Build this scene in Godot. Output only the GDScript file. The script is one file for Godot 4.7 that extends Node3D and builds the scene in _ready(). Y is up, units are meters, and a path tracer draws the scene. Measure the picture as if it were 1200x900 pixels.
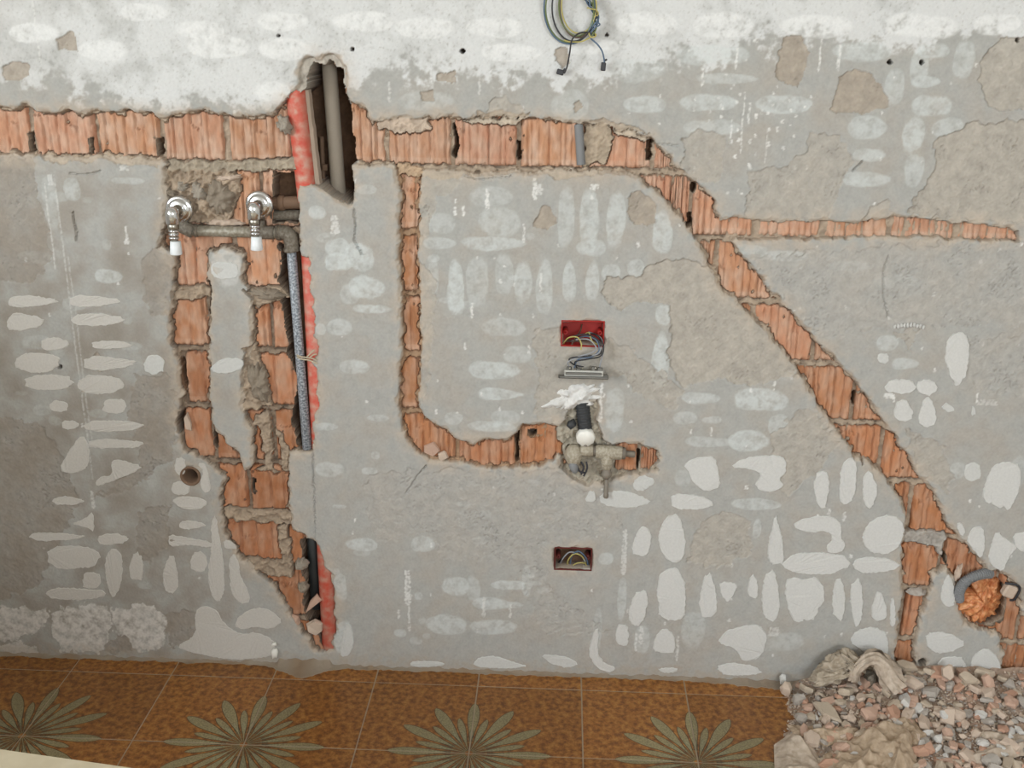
extends Node3D
# A stripped kitchen wall with open chases in the plaster, hollow bricks showing,
# pipes, valves and wires hanging out, patterned floor tiles and a heap of rubble.
# Units are metres, the photographed wall is the plane z = 0 and the floor is y = 0.

const FPX := 1264.1253          # focal length in pixels of the 1200 x 900 frame
const CAM_AT := Vector3(0.0, 1.6, 2.3654)
var cam_basis: Basis

# ---- raster of the plaster surface (metres on the wall) ----
const X0 := -1.50
const Y0 := -0.02
const ST := 0.0022
const GW := 1256
const GH := 764
var hh := PackedFloat32Array()      # height towards the room
var cr := PackedFloat32Array()
var cg := PackedFloat32Array()
var cb := PackedFloat32Array()
var chase := PackedFloat32Array()   # 1 inside a chase
var deep := PackedFloat32Array()    # depth of pits behind the bricks
var cover := PackedFloat32Array()   # 1 where mortar lies over the bricks
var wx := PackedFloat32Array()
var wy := PackedFloat32Array()
var n1 := PackedFloat32Array()
var n2 := PackedFloat32Array()
var n3 := PackedFloat32Array()
var rng := RandomNumberGenerator.new()
var nz := FastNoiseLite.new()
var fz := FastNoiseLite.new()           # smooth, for folds
var names := {}
var M := {}
var wall: Node3D

# ------------------------------------------------------------------ helpers
func ray(px: float, py: float) -> Vector3:
	return cam_basis * Vector3(px - 600.0, 450.0 - py, -FPX)

func W(px: float, py: float, z := 0.0) -> Vector3:      # a pixel measured in the photograph, as a point at depth z of the wall
	var d := ray(px, py)
	return CAM_AT + d * ((z - CAM_AT.z) / d.z)

func G(px: float, py: float, y := 0.0) -> Vector3:      # the same on a level surface
	var d := ray(px, py)
	return CAM_AT + d * ((y - CAM_AT.y) / d.y)

func scale_at(px: float, py: float) -> float:
	return (W(px + 1.0, py) - W(px, py)).length()

func srgb(r: float, g: float, b: float) -> Color:
	return Color(r / 255.0, g / 255.0, b / 255.0)

func lin(r: float, g: float, b: float) -> Color:
	return srgb(r, g, b).srgb_to_linear()

func numbered(called: String, within := "") -> String:
	var key := within + "/" + called
	if not names.has(key):
		names[key] = 0
		return called
	names[key] += 1
	return "%s_%03d" % [called, names[key]]

func tag(o: Node, label: String, category: String, group := "", kind := "") -> void:
	if label: o.set_meta("label", label)
	if category: o.set_meta("category", category)
	if group: o.set_meta("group", group)
	if kind: o.set_meta("kind", kind)

func thing(called: String, label: String, category: String, at := Vector3.ZERO, group := "", kind := "") -> Node3D:
	var o := Node3D.new()
	o.name = numbered(called)
	add_child(o, true)
	o.position = at
	tag(o, label, category, group, kind)
	return o

func part(called: String, mesh: Mesh, mat: Material, parent: Node3D, at := Vector3.ZERO) -> MeshInstance3D:
	# the mesh is given in the axes of the scene; "at" is the place of the thing it belongs to
	var o := MeshInstance3D.new()
	o.name = numbered(called, "" if parent == self else str(parent.name))
	o.mesh = mesh
	o.material_override = mat
	parent.add_child(o, true)
	o.position = -at
	return o

func mat(color: Color, rough := 0.9, metal := 0.0) -> StandardMaterial3D:
	var m := StandardMaterial3D.new()
	m.albedo_color = color
	m.roughness = rough
	m.metallic = metal
	return m

func grain(m: StandardMaterial3D, tex: Texture2D, normal: Texture2D, rep: float, strength: float) -> StandardMaterial3D:
	m.uv1_triplanar = true
	m.uv1_world_triplanar = true
	m.uv1_scale = Vector3(rep, rep, rep)
	if tex: m.albedo_texture = tex
	if normal:
		m.normal_enabled = true
		m.normal_texture = normal
		m.normal_scale = strength
	return m

func noise_image(seed_: int, freq: float, oct: int, size := 512) -> Image:
	var f := FastNoiseLite.new()
	f.seed = seed_
	f.frequency = freq
	f.fractal_octaves = oct
	return f.get_seamless_image(size, size)

func noise_tex(img: Image, lo: Color, hi: Color, contrast := 1.0) -> ImageTexture:
	var s := img.get_size()
	var data := img.get_data()
	var out := PackedByteArray()
	out.resize(s.x * s.y * 3)
	for i in s.x * s.y:
		var c := lo.lerp(hi, clampf((data[i] / 255.0 - 0.5) * contrast + 0.5, 0.0, 1.0))
		out[i * 3] = int(c.r * 255.0)
		out[i * 3 + 1] = int(c.g * 255.0)
		out[i * 3 + 2] = int(c.b * 255.0)
	return ImageTexture.create_from_image(Image.create_from_data(s.x, s.y, false, Image.FORMAT_RGB8, out))

func normal_tex(img: Image, strength: float) -> ImageTexture:
	var c := img.duplicate()
	c.convert(Image.FORMAT_RGBA8)
	c.bump_map_to_normal_map(strength)
	return ImageTexture.create_from_image(c)

# ------------------------------------------------------------------ mesh makers
func begin(smooth := true) -> SurfaceTool:
	var st := SurfaceTool.new()
	st.begin(Mesh.PRIMITIVE_TRIANGLES)
	st.set_smooth_group(0 if smooth else -1)
	return st

func finish(st: SurfaceTool) -> ArrayMesh:
	st.generate_normals()
	return st.commit()

func tri(st: SurfaceTool, a: Vector3, b: Vector3, c: Vector3) -> void:
	st.add_vertex(a)
	st.add_vertex(b)
	st.add_vertex(c)

func quad(st: SurfaceTool, a: Vector3, b: Vector3, c: Vector3, d: Vector3) -> void:   # corners clockwise as seen from outside
	tri(st, a, b, c)
	tri(st, a, c, d)

func frame_of(axis: Vector3) -> Basis:                  # y runs along the axis
	var y := axis.normalized()
	var x := y.cross(Vector3(0.13, 0.31, 0.94)).normalized()
	return Basis(x, y, x.cross(y).normalized())

func lathe(st: SurfaceTool, at: Vector3, axis: Vector3, prof: Array, seg := 24) -> void:
	# prof: [radius, distance along the axis] pairs; the ends are closed
	var b := frame_of(axis)
	for k in prof.size() - 1:
		var r0: float = prof[k][0]
		var t0: float = prof[k][1]
		var r1: float = prof[k + 1][0]
		var t1: float = prof[k + 1][1]
		for s in seg:
			var a0 := TAU * s / seg
			var a1 := TAU * (s + 1) / seg
			var d0 := b.x * cos(a0) + b.z * sin(a0)
			var d1 := b.x * cos(a1) + b.z * sin(a1)
			var p := at + b.y * t0
			var q := at + b.y * t1
			if r0 < 1e-6:
				tri(st, p, q + d0 * r1, q + d1 * r1)
			elif r1 < 1e-6:
				tri(st, p + d0 * r0, q, p + d1 * r0)
			else:
				quad(st, p + d0 * r0, q + d0 * r1, q + d1 * r1, p + d1 * r0)

func rod(st: SurfaceTool, a: Vector3, b: Vector3, r: float, r2 := -1.0, seg := 16) -> void:
	var L := (b - a).length()
	var rr := r if r2 < 0.0 else r2
	lathe(st, a, b - a, [[0.0, 0.0], [r * 0.88, 0.0], [r, minf(r * 0.15, L * 0.2)], [rr, L - minf(rr * 0.15, L * 0.2)], [rr * 0.88, L], [0.0, L]], seg)

func tube(st: SurfaceTool, pts: PackedVector3Array, r: float, seg := 8) -> void:
	var rings := []
	var up := Vector3(0.2, 0.3, 0.93)
	for i in pts.size():
		var t := (pts[mini(i + 1, pts.size() - 1)] - pts[maxi(i - 1, 0)]).normalized()
		var x := t.cross(up).normalized()
		if x.length() < 0.5: x = t.cross(Vector3.RIGHT).normalized()
		var y := x.cross(t).normalized()
		up = y
		var ring := PackedVector3Array()
		for s in seg:
			var a := TAU * s / seg
			ring.append(pts[i] + (x * cos(a) + y * sin(a)) * r)
		rings.append(ring)
	for i in rings.size() - 1:
		for s in seg:
			var s2 := (s + 1) % seg
			quad(st, rings[i][s], rings[i][s2], rings[i + 1][s2], rings[i + 1][s])
	for s in range(1, seg - 1):
		tri(st, rings[0][0], rings[0][s + 1], rings[0][s])
		var e = rings[rings.size() - 1]
		tri(st, e[0], e[s], e[s + 1])

func curve(pts: Array, steps := 10) -> PackedVector3Array:   # a smooth line through the points
	var out := PackedVector3Array()
	for i in pts.size() - 1:
		var p0: Vector3 = pts[maxi(i - 1, 0)]
		var p1: Vector3 = pts[i]
		var p2: Vector3 = pts[i + 1]
		var p3: Vector3 = pts[mini(i + 2, pts.size() - 1)]
		for s in steps:
			out.append(p1.cubic_interpolate(p2, p0, p3, float(s) / steps))
	out.append(pts[pts.size() - 1])
	return out

func box(st: SurfaceTool, c: Vector3, size: Vector3, b := Basis.IDENTITY, bev := 0.0015) -> void:   # a box with chamfered edges
	var h := size * 0.5
	var e := minf(bev, minf(h.x, minf(h.y, h.z)) * 0.6)
	var dirs := [Vector3.RIGHT, Vector3.LEFT, Vector3.UP, Vector3.DOWN, Vector3.BACK, Vector3.FORWARD]
	var corner := func(sx: float, sy: float, sz: float, face: int) -> Vector3:
		var v := Vector3(sx * (h.x - e), sy * (h.y - e), sz * (h.z - e))
		v[face] = h[face] * Vector3(sx, sy, sz)[face]
		return c + b * v
	for n in dirs:
		var f: int = n.abs().max_axis_index()
		var u := (f + 1) % 3
		var w := (f + 2) % 3
		var s: float = n[f]
		var q := []
		for k in [[-1, -1], [1, -1], [1, 1], [-1, 1]]:
			var sg := Vector3.ZERO
			sg[f] = s
			sg[u] = k[0]
			sg[w] = k[1]
			q.append(corner.call(sg.x, sg.y, sg.z, f))
		if s > 0.0: quad(st, q[3], q[2], q[1], q[0])
		else: quad(st, q[0], q[1], q[2], q[3])
	for f in 3:                                        # chamfers along axis f
		var u := (f + 1) % 3
		var w := (f + 2) % 3
		for k in [[-1, -1], [1, -1], [1, 1], [-1, 1]]:
			var lo := Vector3.ZERO
			lo[f] = -1.0
			lo[u] = k[0]
			lo[w] = k[1]
			var hi := lo
			hi[f] = 1.0
			var a: Vector3 = corner.call(lo.x, lo.y, lo.z, u)
			var b2: Vector3 = corner.call(hi.x, hi.y, hi.z, u)
			var c2: Vector3 = corner.call(hi.x, hi.y, hi.z, w)
			var d: Vector3 = corner.call(lo.x, lo.y, lo.z, w)
			if k[0] * k[1] > 0: quad(st, a, b2, c2, d)
			else: quad(st, d, c2, b2, a)
	for sx in [-1, 1]:
		for sy in [-1, 1]:
			for sz in [-1, 1]:
				var a: Vector3 = corner.call(sx, sy, sz, 0)
				var b3: Vector3 = corner.call(sx, sy, sz, 1)
				var c3: Vector3 = corner.call(sx, sy, sz, 2)
				if sx * sy * sz > 0: tri(st, a, c3, b3)
				else: tri(st, a, b3, c3)

func boxm(c: Vector3, size: Vector3, b := Basis.IDENTITY, bev := 0.0015) -> ArrayMesh:
	var st := begin(false)
	box(st, c, size, b, bev)
	return finish(st)

func rodm(a: Vector3, b: Vector3, r: float, r2 := -1.0, seg := 18) -> ArrayMesh:
	var st := begin()
	rod(st, a, b, r, r2, seg)
	return finish(st)

func tubem(pts: Array, r: float, steps := 10, seg := 8) -> ArrayMesh:
	var st := begin()
	tube(st, curve(pts, steps), r, seg)
	return finish(st)

func lathem(at: Vector3, axis: Vector3, prof: Array, seg := 28) -> ArrayMesh:
	var st := begin()
	lathe(st, at, axis, prof, seg)
	return finish(st)

func stone(r: RandomNumberGenerator, w: float, d: float, h: float, corners := 6) -> ArrayMesh:
	# an irregular flat chip: a broken polygon with uneven top and bottom, its middle at the origin
	var st := begin(false)
	var top := []
	var mid := []
	var bot := []
	var turn := r.randf() * TAU
	for k in corners:
		var a := turn + TAU * (k + r.randf_range(-0.3, 0.3)) / corners
		var rad := r.randf_range(0.75, 1.1)
		var p := Vector3(cos(a) * w * 0.5 * rad, 0.0, sin(a) * d * 0.5 * rad)
		top.append(p * r.randf_range(0.72, 0.92) + Vector3(0, h * r.randf_range(0.3, 0.6), 0))
		mid.append(p + Vector3(0, h * r.randf_range(-0.15, 0.15), 0))
		bot.append(p * r.randf_range(0.75, 0.95) - Vector3(0, h * 0.5, 0))
	var ct := Vector3(r.randf_range(-0.1, 0.1) * w, h * r.randf_range(0.4, 0.65), r.randf_range(-0.1, 0.1) * d)
	for k in corners:
		var n := (k + 1) % corners
		tri(st, ct, top[k], top[n])
		quad(st, top[k], mid[k], mid[n], top[n])
		quad(st, mid[k], bot[k], bot[n], mid[n])
		tri(st, Vector3(0, -h * 0.5, 0), bot[n], bot[k])
	return finish(st)

# ------------------------------------------------------------------ raster of the plaster
func pts(list: Array) -> PackedVector2Array:            # outline measured in the photograph, laid on the wall
	var out := PackedVector2Array()
	for k in range(0, list.size(), 2):
		var p := W(list[k], list[k + 1])
		out.append(Vector2(p.x, p.y))
	return out

func cells(poly: PackedVector2Array, warp: float) -> PackedInt32Array:
	var lo := poly[0]
	var hi := poly[0]
	for p in poly:
		lo = lo.min(p)
		hi = hi.max(p)
	var i0 := maxi(0, int((lo.x - X0 - warp) / ST) - 1)
	var i1 := mini(GW - 1, int((hi.x - X0 + warp) / ST) + 1)
	var j0 := maxi(0, int((lo.y - Y0 - warp) / ST) - 1)
	var j1 := mini(GH - 1, int((hi.y - Y0 + warp) / ST) + 1)
	var out := PackedInt32Array()
	for j in range(j0, j1 + 1):
		for i in range(i0, i1 + 1):
			var n := j * GW + i
			if Geometry2D.is_point_in_polygon(Vector2(X0 + i * ST + wx[n] * warp, Y0 + j * ST + wy[n] * warp), poly):
				out.append(n)
	return out

func paint(n: int, c: Color, a: float) -> void:
	cr[n] += (c.r - cr[n]) * a
	cg[n] += (c.g - cg[n]) * a
	cb[n] += (c.b - cb[n]) * a

func cut(list: Array, depth: float, color: Color, warp := 0.006) -> void:
	for n in cells(pts(list), warp):
		chase[n] = 1.0
		hh[n] = minf(hh[n], -depth + n2[n] * 0.004 + n3[n] * 0.0015)
		if depth > 0.04: deep[n] = maxf(deep[n], depth)
		var k := 0.9 + 0.25 * n2[n]
		paint(n, Color(color.r * k, color.g * k, color.b * k), 1.0)

func rough(list: Array, depth: float, color: Color, warp := 0.007, a := 0.9) -> void:
	for n in cells(pts(list), warp):
		hh[n] = minf(hh[n], -depth) + n2[n] * 0.0015 + n3[n] * 0.0005
		var k := 0.97 + 0.16 * n2[n] + 0.07 * n3[n] + 0.1 * n1[n]
		paint(n, Color(color.r * k, color.g * k, color.b * k), a)
		if n3[n] + n1[n] * 0.9 < -0.86:
			hh[n] -= 0.0018
			paint(n, Color(color.r * 0.7, color.g * 0.66, color.b * 0.62), 0.3)

func smear(cx: float, cy: float, w: float, h: float, a: float, c: Color, taper := 0.0) -> void:
	var p := W(cx, cy)
	var s := scale_at(cx, cy)
	var rx := w * 0.5 * s
	var ry := h * 0.5 * s * 1.06
	var i0 := maxi(0, int((p.x - rx * 1.25 - X0) / ST))
	var i1 := mini(GW - 1, int((p.x + rx * 1.25 - X0) / ST))
	var j0 := maxi(0, int((p.y - ry * 1.25 - Y0) / ST))
	var j1 := mini(GH - 1, int((p.y + ry * 1.25 - Y0) / ST))
	var wide := rx > ry
	for j in range(j0, j1 + 1):
		for i in range(i0, i1 + 1):
			var n := j * GW + i
			var u := (X0 + i * ST - p.x) / rx
			var v := (Y0 + j * ST - p.y) / ry
			if wide: v /= maxf(0.15, 1.0 - taper * (u * 0.5 + 0.5))
			else: u /= maxf(0.15, 1.0 - taper * (v * 0.5 + 0.5))
			var d := u * u * u * u + v * v + absf(u * v) * 0.3 + n1[n] * 0.6 + n3[n] * 0.16
			var e := 1.0 - smoothstep(0.7, 1.08, d + n2[n] * 0.25)
			if e > 0.0:
				paint(n, c, e * a * clampf(0.78 + n2[n] * 0.7 + n3[n] * 0.25, 0.1, 1.0))
				hh[n] += e * a * 0.0006

func streak(px: float, py: float, length: float, width: float, c: Color, a := 0.85) -> void:
	var p := W(px, py)
	var s := scale_at(px, py)
	var L := length * s
	var hw := maxf(width * s * 0.5, ST * 0.6)
	for j in range(maxi(0, int((p.y - L - Y0) / ST)), mini(GH - 1, int((p.y - Y0) / ST)) + 1):
		var t := (p.y - (Y0 + j * ST)) / maxf(L, 0.001)
		var x := p.x + sin(t * 9.0 + px) * 0.0007
		for i in range(maxi(0, int((x - hw - X0) / ST)), mini(GW - 1, int((x + hw - X0) / ST) + 1) + 1):
			var n := j * GW + i
			var half := hw * (0.75 + 0.35 * t + 0.5 * n3[n]) * sqrt(clampf((1.04 - t) * 9.0, 0.0, 1.0))
			var e := clampf((half - absf(X0 + i * ST - x)) / ST + 0.4, 0.0, 1.0) * clampf(0.85 + n3[n] * 1.1 + n2[n] * 0.5, 0.0, 1.0)
			paint(n, c, e * a)
			hh[n] += e * 0.0005

func lumps(list: Array, z: float, amp: float, color: Color) -> void:    # rough mortar left over the bricks
	for n in cells(pts(list), 0.006):
		var k := clampf(0.5 + n2[n] * 1.1 + n1[n] * 0.4, 0.0, 1.0)
		hh[n] = z + amp * k + n3[n] * 0.002
		cover[n] = 1.0
		deep[n] = 0.0
		var s := 0.86 + 0.3 * k + 0.12 * n3[n]
		paint(n, Color(color.r * s, color.g * s, color.b * s), 0.95)

func fill_noise() -> void:
	var N := GW * GH
	for a in [hh, cr, cg, cb, chase, deep, cover, wx, wy, n1, n2, n3]:
		a.resize(N)
	var fa := FastNoiseLite.new()
	fa.seed = 11
	fa.frequency = 9.0
	fa.fractal_octaves = 3
	var fb := FastNoiseLite.new()
	fb.seed = 12
	fb.frequency = 34.0
	fb.fractal_octaves = 3
	var fc := FastNoiseLite.new()
	fc.seed = 13
	fc.frequency = 110.0
	fc.fractal_octaves = 2
	var fd := FastNoiseLite.new()
	fd.seed = 14
	fd.frequency = 24.0
	fd.fractal_octaves = 3
	for j in GH:
		var y := Y0 + j * ST
		for i in GW:
			var x := X0 + i * ST
			var n := j * GW + i
			n1[n] = fa.get_noise_2d(x, y)
			n2[n] = fb.get_noise_2d(x, y)
			n3[n] = fc.get_noise_2d(x, y)
			wx[n] = fd.get_noise_2d(x, y) * 1.6
			wy[n] = fd.get_noise_2d(x + 7.7, y + 3.1) * 1.6

func blurred(src: PackedFloat32Array, r: int) -> PackedFloat32Array:
	var tmp := PackedFloat32Array()
	var out := PackedFloat32Array()
	tmp.resize(GW * GH)
	out.resize(GW * GH)
	var k := 1.0 / (2 * r + 1)
	for j in GH:
		var o := j * GW
		var s := 0.0
		for i in range(-r, GW + r):
			if i + r < GW and i + r >= 0: s += src[o + i + r]
			if i - r - 1 >= 0: s -= src[o + i - r - 1]
			if i >= 0 and i < GW: tmp[o + i] = s * k
	for i in GW:
		var s := 0.0
		for j in range(-r, GH + r):
			if j + r < GH and j + r >= 0: s += tmp[(j + r) * GW + i]
			if j - r - 1 >= 0: s -= tmp[(j - r - 1) * GW + i]
			if j >= 0 and j < GH: out[j * GW + i] = s * k
	return out

func sample(a: PackedFloat32Array, x: float, y: float) -> float:
	var i := int((x - X0) / ST + 0.5)
	var j := int((y - Y0) / ST + 0.5)
	if i < 0 or j < 0 or i >= GW or j >= GH: return 0.0
	return a[j * GW + i]

# ------------------------------------------------------------------ scene
func _ready() -> void:
	rng.seed = 4711
	nz.seed = 5
	nz.frequency = 0.1
	nz.fractal_octaves = 3
	fz.seed = 6
	fz.frequency = 0.1
	fz.fractal_octaves = 2
	fz.fractal_gain = 0.3
	cam_basis = Basis(Vector3.UP, 0.0437) * Basis(Vector3.RIGHT, -0.333) * Basis(Vector3.BACK, 0.0109)
	var cam := Camera3D.new()
	cam.name = "camera"
	cam.transform = Transform3D(cam_basis, CAM_AT)
	cam.fov = rad_to_deg(2.0 * atan(450.0 / FPX))
	cam.near = 0.05
	cam.far = 60.0
	add_child(cam)
	cam.current = true

	var env := Environment.new()
	env.background_mode = Environment.BG_SKY
	var sky := Sky.new()
	var sm := ProceduralSkyMaterial.new()
	sm.sky_top_color = srgb(150, 180, 215)
	sm.sky_horizon_color = srgb(215, 222, 228)
	sm.ground_bottom_color = srgb(120, 115, 108)
	sm.ground_horizon_color = srgb(190, 190, 186)
	sm.sky_energy_multiplier = 1.6
	sky.sky_material = sm
	env.sky = sky
	env.tonemap_mode = Environment.TONE_MAPPER_LINEAR
	env.tonemap_exposure = 1.0
	env.sdfgi_enabled = true
	env.ssao_enabled = true
	env.ssil_enabled = true
	var we := WorldEnvironment.new()
	we.name = "world_environment"
	we.environment = env
	add_child(we)

	# daylight: the big window in the left wall and a smaller one in the wall behind the camera
	for d in [["window_daylight", Vector3(-3.36, 2.0, 3.2), -PI / 2, Vector2(2.0, 1.1), 12.6], ["window_daylight", Vector3(1.2, 1.95, 4.58), 0.0, Vector2(1.5, 1.1), 7.5]]:
		var day := AreaLight3D.new()
		day.name = d[0]
		day.area_size = d[3]
		day.light_color = Color(0.97, 0.99, 1.0)
		day.light_energy = d[4]
		day.set("area_range", 15.0)
		day.set("area_attenuation", 2.0)
		day.shadow_enabled = true
		add_child(day, true)
		day.position = d[1]
		day.rotation = Vector3(0, d[2], 0)

	make_materials()
	fill_noise()
	room_shell()
	plaster_surface()
	bricks()
	dabs()
	floor_tiles()
	pipes_and_taps()
	electrics()
	valve()
	odds_and_ends()
	rubble()
	worktable()

func make_materials() -> void:
	var fine := noise_image(21, 0.05, 4)
	var speck := noise_image(22, 0.16, 3)
	var fibre := noise_image(23, 0.02, 5)
	var t_plaster := noise_tex(fine, Color(0.95, 0.95, 0.95), Color(1, 1, 1))
	var t_rough := noise_tex(speck, Color(0.86, 0.85, 0.84), Color(1, 1, 1))
	var n_fine := normal_tex(fine, 5.0)
	var n_speck := normal_tex(speck, 7.0)
	var m := mat(Color.WHITE, 0.93)
	m.vertex_color_use_as_albedo = true
	M.plaster = grain(m, t_plaster, n_fine, 4.0, 0.22)
	m = mat(Color.WHITE, 0.95)
	m.vertex_color_use_as_albedo = true
	M.brick = grain(m, t_rough, n_speck, 7.0, 0.3)
	M.dab_white = grain(mat(srgb(208, 207, 203), 0.85), t_plaster, n_fine, 5.0, 0.15)
	M.dab_grey = grain(mat(srgb(203, 203, 199), 0.9), t_plaster, n_fine, 5.0, 0.15)
	M.dab_shaded = grain(mat(srgb(200, 196, 189), 0.92), t_plaster, n_fine, 5.0, 0.2)  # dab colour for the left, with the dimmer light there painted in
	M.mortar = grain(mat(srgb(172, 163, 150), 0.96), t_rough, n_speck, 8.0, 0.8)
	M.mortar_lump = grain(mat(srgb(158, 146, 130), 0.96), t_rough, n_speck, 8.0, 0.9)
	M.core = grain(mat(srgb(120, 92, 72), 0.96), t_rough, n_speck, 5.0, 0.6)
	M.room = grain(mat(srgb(214, 211, 205), 0.92), t_plaster, n_fine, 3.0, 0.3)
	M.grout = grain(mat(srgb(180, 164, 140), 0.95), t_rough, n_speck, 10.0, 0.4)
	M.chrome = mat(srgb(222, 224, 227), 0.12, 1.0)
	M.chrome_dull = mat(srgb(165, 160, 150), 0.34, 1.0)
	M.cap_white = mat(srgb(232, 236, 238), 0.35)
	M.steel = grain(mat(srgb(196, 202, 208), 0.55, 0.2), noise_tex(noise_image(28, 0.03, 4), Color(0.5, 0.51, 0.53), Color(1, 1, 1), 2.0), n_speck, 10.0, 0.4)
	M.coated = grain(mat(srgb(182, 178, 166), 0.45, 0.15), noise_tex(fibre, Color(0.62, 0.58, 0.52), Color(1, 1, 1)), n_fine, 9.0, 0.2)
	M.fitting = grain(mat(srgb(150, 144, 134), 0.6, 0.15), noise_tex(fibre, Color(0.6, 0.56, 0.5), Color(1, 1, 1)), n_speck, 11.0, 0.4)
	M.pipe_dusty = grain(mat(srgb(168, 158, 144), 0.8), t_rough, null, 6.0, 0.0)
	M.pipe_brown = grain(mat(srgb(128, 102, 82), 0.8), t_rough, n_speck, 9.0, 0.4)
	M.pipe_black = mat(srgb(42, 46, 46), 0.5)
	M.red_plastic = grain(mat(Color.WHITE, 0.55), noise_tex(noise_image(27, 0.012, 5), srgb(200, 80, 62), srgb(194, 156, 138), 1.8), n_fine, 5.0, 0.15)
	M.red_box = mat(srgb(160, 34, 28), 0.5)
	M.red_box_dusty = mat(srgb(96, 36, 30), 0.7)
	M.wire_black = mat(srgb(44, 44, 48), 0.5)
	M.wire_blue = mat(srgb(84, 104, 126), 0.5)
	M.wire_brown = mat(srgb(88, 66, 54), 0.5)
	M.wire_yellow = mat(srgb(178, 166, 98), 0.5)
	M.wire_green = mat(srgb(104, 116, 74), 0.5)
	M.wire_grey = mat(srgb(150, 152, 156), 0.5)
	M.conduit = mat(srgb(52, 54, 56), 0.6)
	M.conduit_grey = grain(mat(srgb(140, 142, 144), 0.7), t_rough, null, 8.0, 0.0)
	M.brass_dirty = grain(mat(srgb(204, 197, 181), 0.6, 0.1), noise_tex(fibre, Color(0.66, 0.63, 0.58), Color(1, 1, 1)), n_speck, 12.0, 0.35)
	M.brass_dark = grain(mat(srgb(142, 134, 122), 0.6, 0.15), t_rough, n_speck, 12.0, 0.4)
	M.white_plastic = mat(srgb(236, 234, 226), 0.4)
	M.white_plaster = grain(mat(srgb(232, 230, 226), 0.9), t_plaster, n_speck, 6.0, 0.6)
	M.frame_metal = grain(mat(srgb(110, 108, 102), 0.5, 0.6), t_rough, null, 14.0, 0.0)
	M.frame_light = mat(srgb(196, 194, 186), 0.6)
	M.string = grain(mat(srgb(206, 192, 166), 0.95), t_rough, null, 20.0, 0.0)
	M.terracotta = grain(mat(srgb(212, 178, 158), 0.95), t_rough, n_speck, 9.0, 0.6)
	M.terracotta_pale = grain(mat(srgb(216, 196, 178), 0.95), t_rough, n_speck, 9.0, 0.6)
	M.terracotta_red = grain(mat(srgb(206, 164, 140), 0.95), t_rough, n_speck, 9.0, 0.6)
	M.chip_grey = grain(mat(srgb(190, 182, 173), 0.95), t_rough, n_speck, 8.0, 0.7)
	M.chip_white = grain(mat(srgb(210, 206, 200), 0.9), t_plaster, n_speck, 8.0, 0.4)
	M.chip_beige = grain(mat(srgb(204, 188, 168), 0.95), t_rough, n_speck, 8.0, 0.6)
	M.cloth = grain(mat(srgb(206, 186, 164), 0.8), noise_tex(fibre, Color(0.72, 0.68, 0.62), Color(1, 1, 1)), n_fine, 5.0, 0.3)
	M.bag = grain(mat(srgb(196, 184, 168), 0.85), noise_tex(fibre, Color(0.76, 0.73, 0.68), Color(1, 1, 1)), n_fine, 6.0, 0.3)
	M.sheet_pale = grain(mat(srgb(214, 200, 184), 0.7), noise_tex(fibre, Color(0.74, 0.7, 0.66), Color(1, 1, 1)), n_fine, 5.0, 0.2)
	M.orange = grain(mat(Color.WHITE, 0.42), noise_tex(noise_image(29, 0.014, 4), srgb(186, 100, 54), srgb(244, 184, 130), 1.6), n_fine, 9.0, 0.4)
	M.orange.backlight_enabled = true
	M.orange.backlight = Color(0.5, 0.3, 0.15)
	M.cream = grain(mat(srgb(196, 184, 158), 0.6), noise_tex(fibre, Color(0.93, 0.92, 0.9), Color(1, 1, 1)), null, 2.0, 0.0)
	M.wood = grain(mat(srgb(120, 92, 64), 0.8), t_rough, null, 4.0, 0.0)
	m = mat(Color.WHITE, 0.97)
	m.vertex_color_use_as_albedo = true
	M.dust = grain(m, t_rough, n_speck, 12.0, 0.9)

func struct(called: String, label: String, category: String, boxes: Array, material: Material) -> MeshInstance3D:
	var st := begin(false)
	for b in boxes:
		var lo: Vector3 = b[0]
		var hi: Vector3 = b[1]
		box(st, (lo + hi) * 0.5, hi - lo, Basis.IDENTITY, 0.0005)
	var o := part(called, finish(st), material, self)
	tag(o, label, category, "", "structure")
	return o

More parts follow.
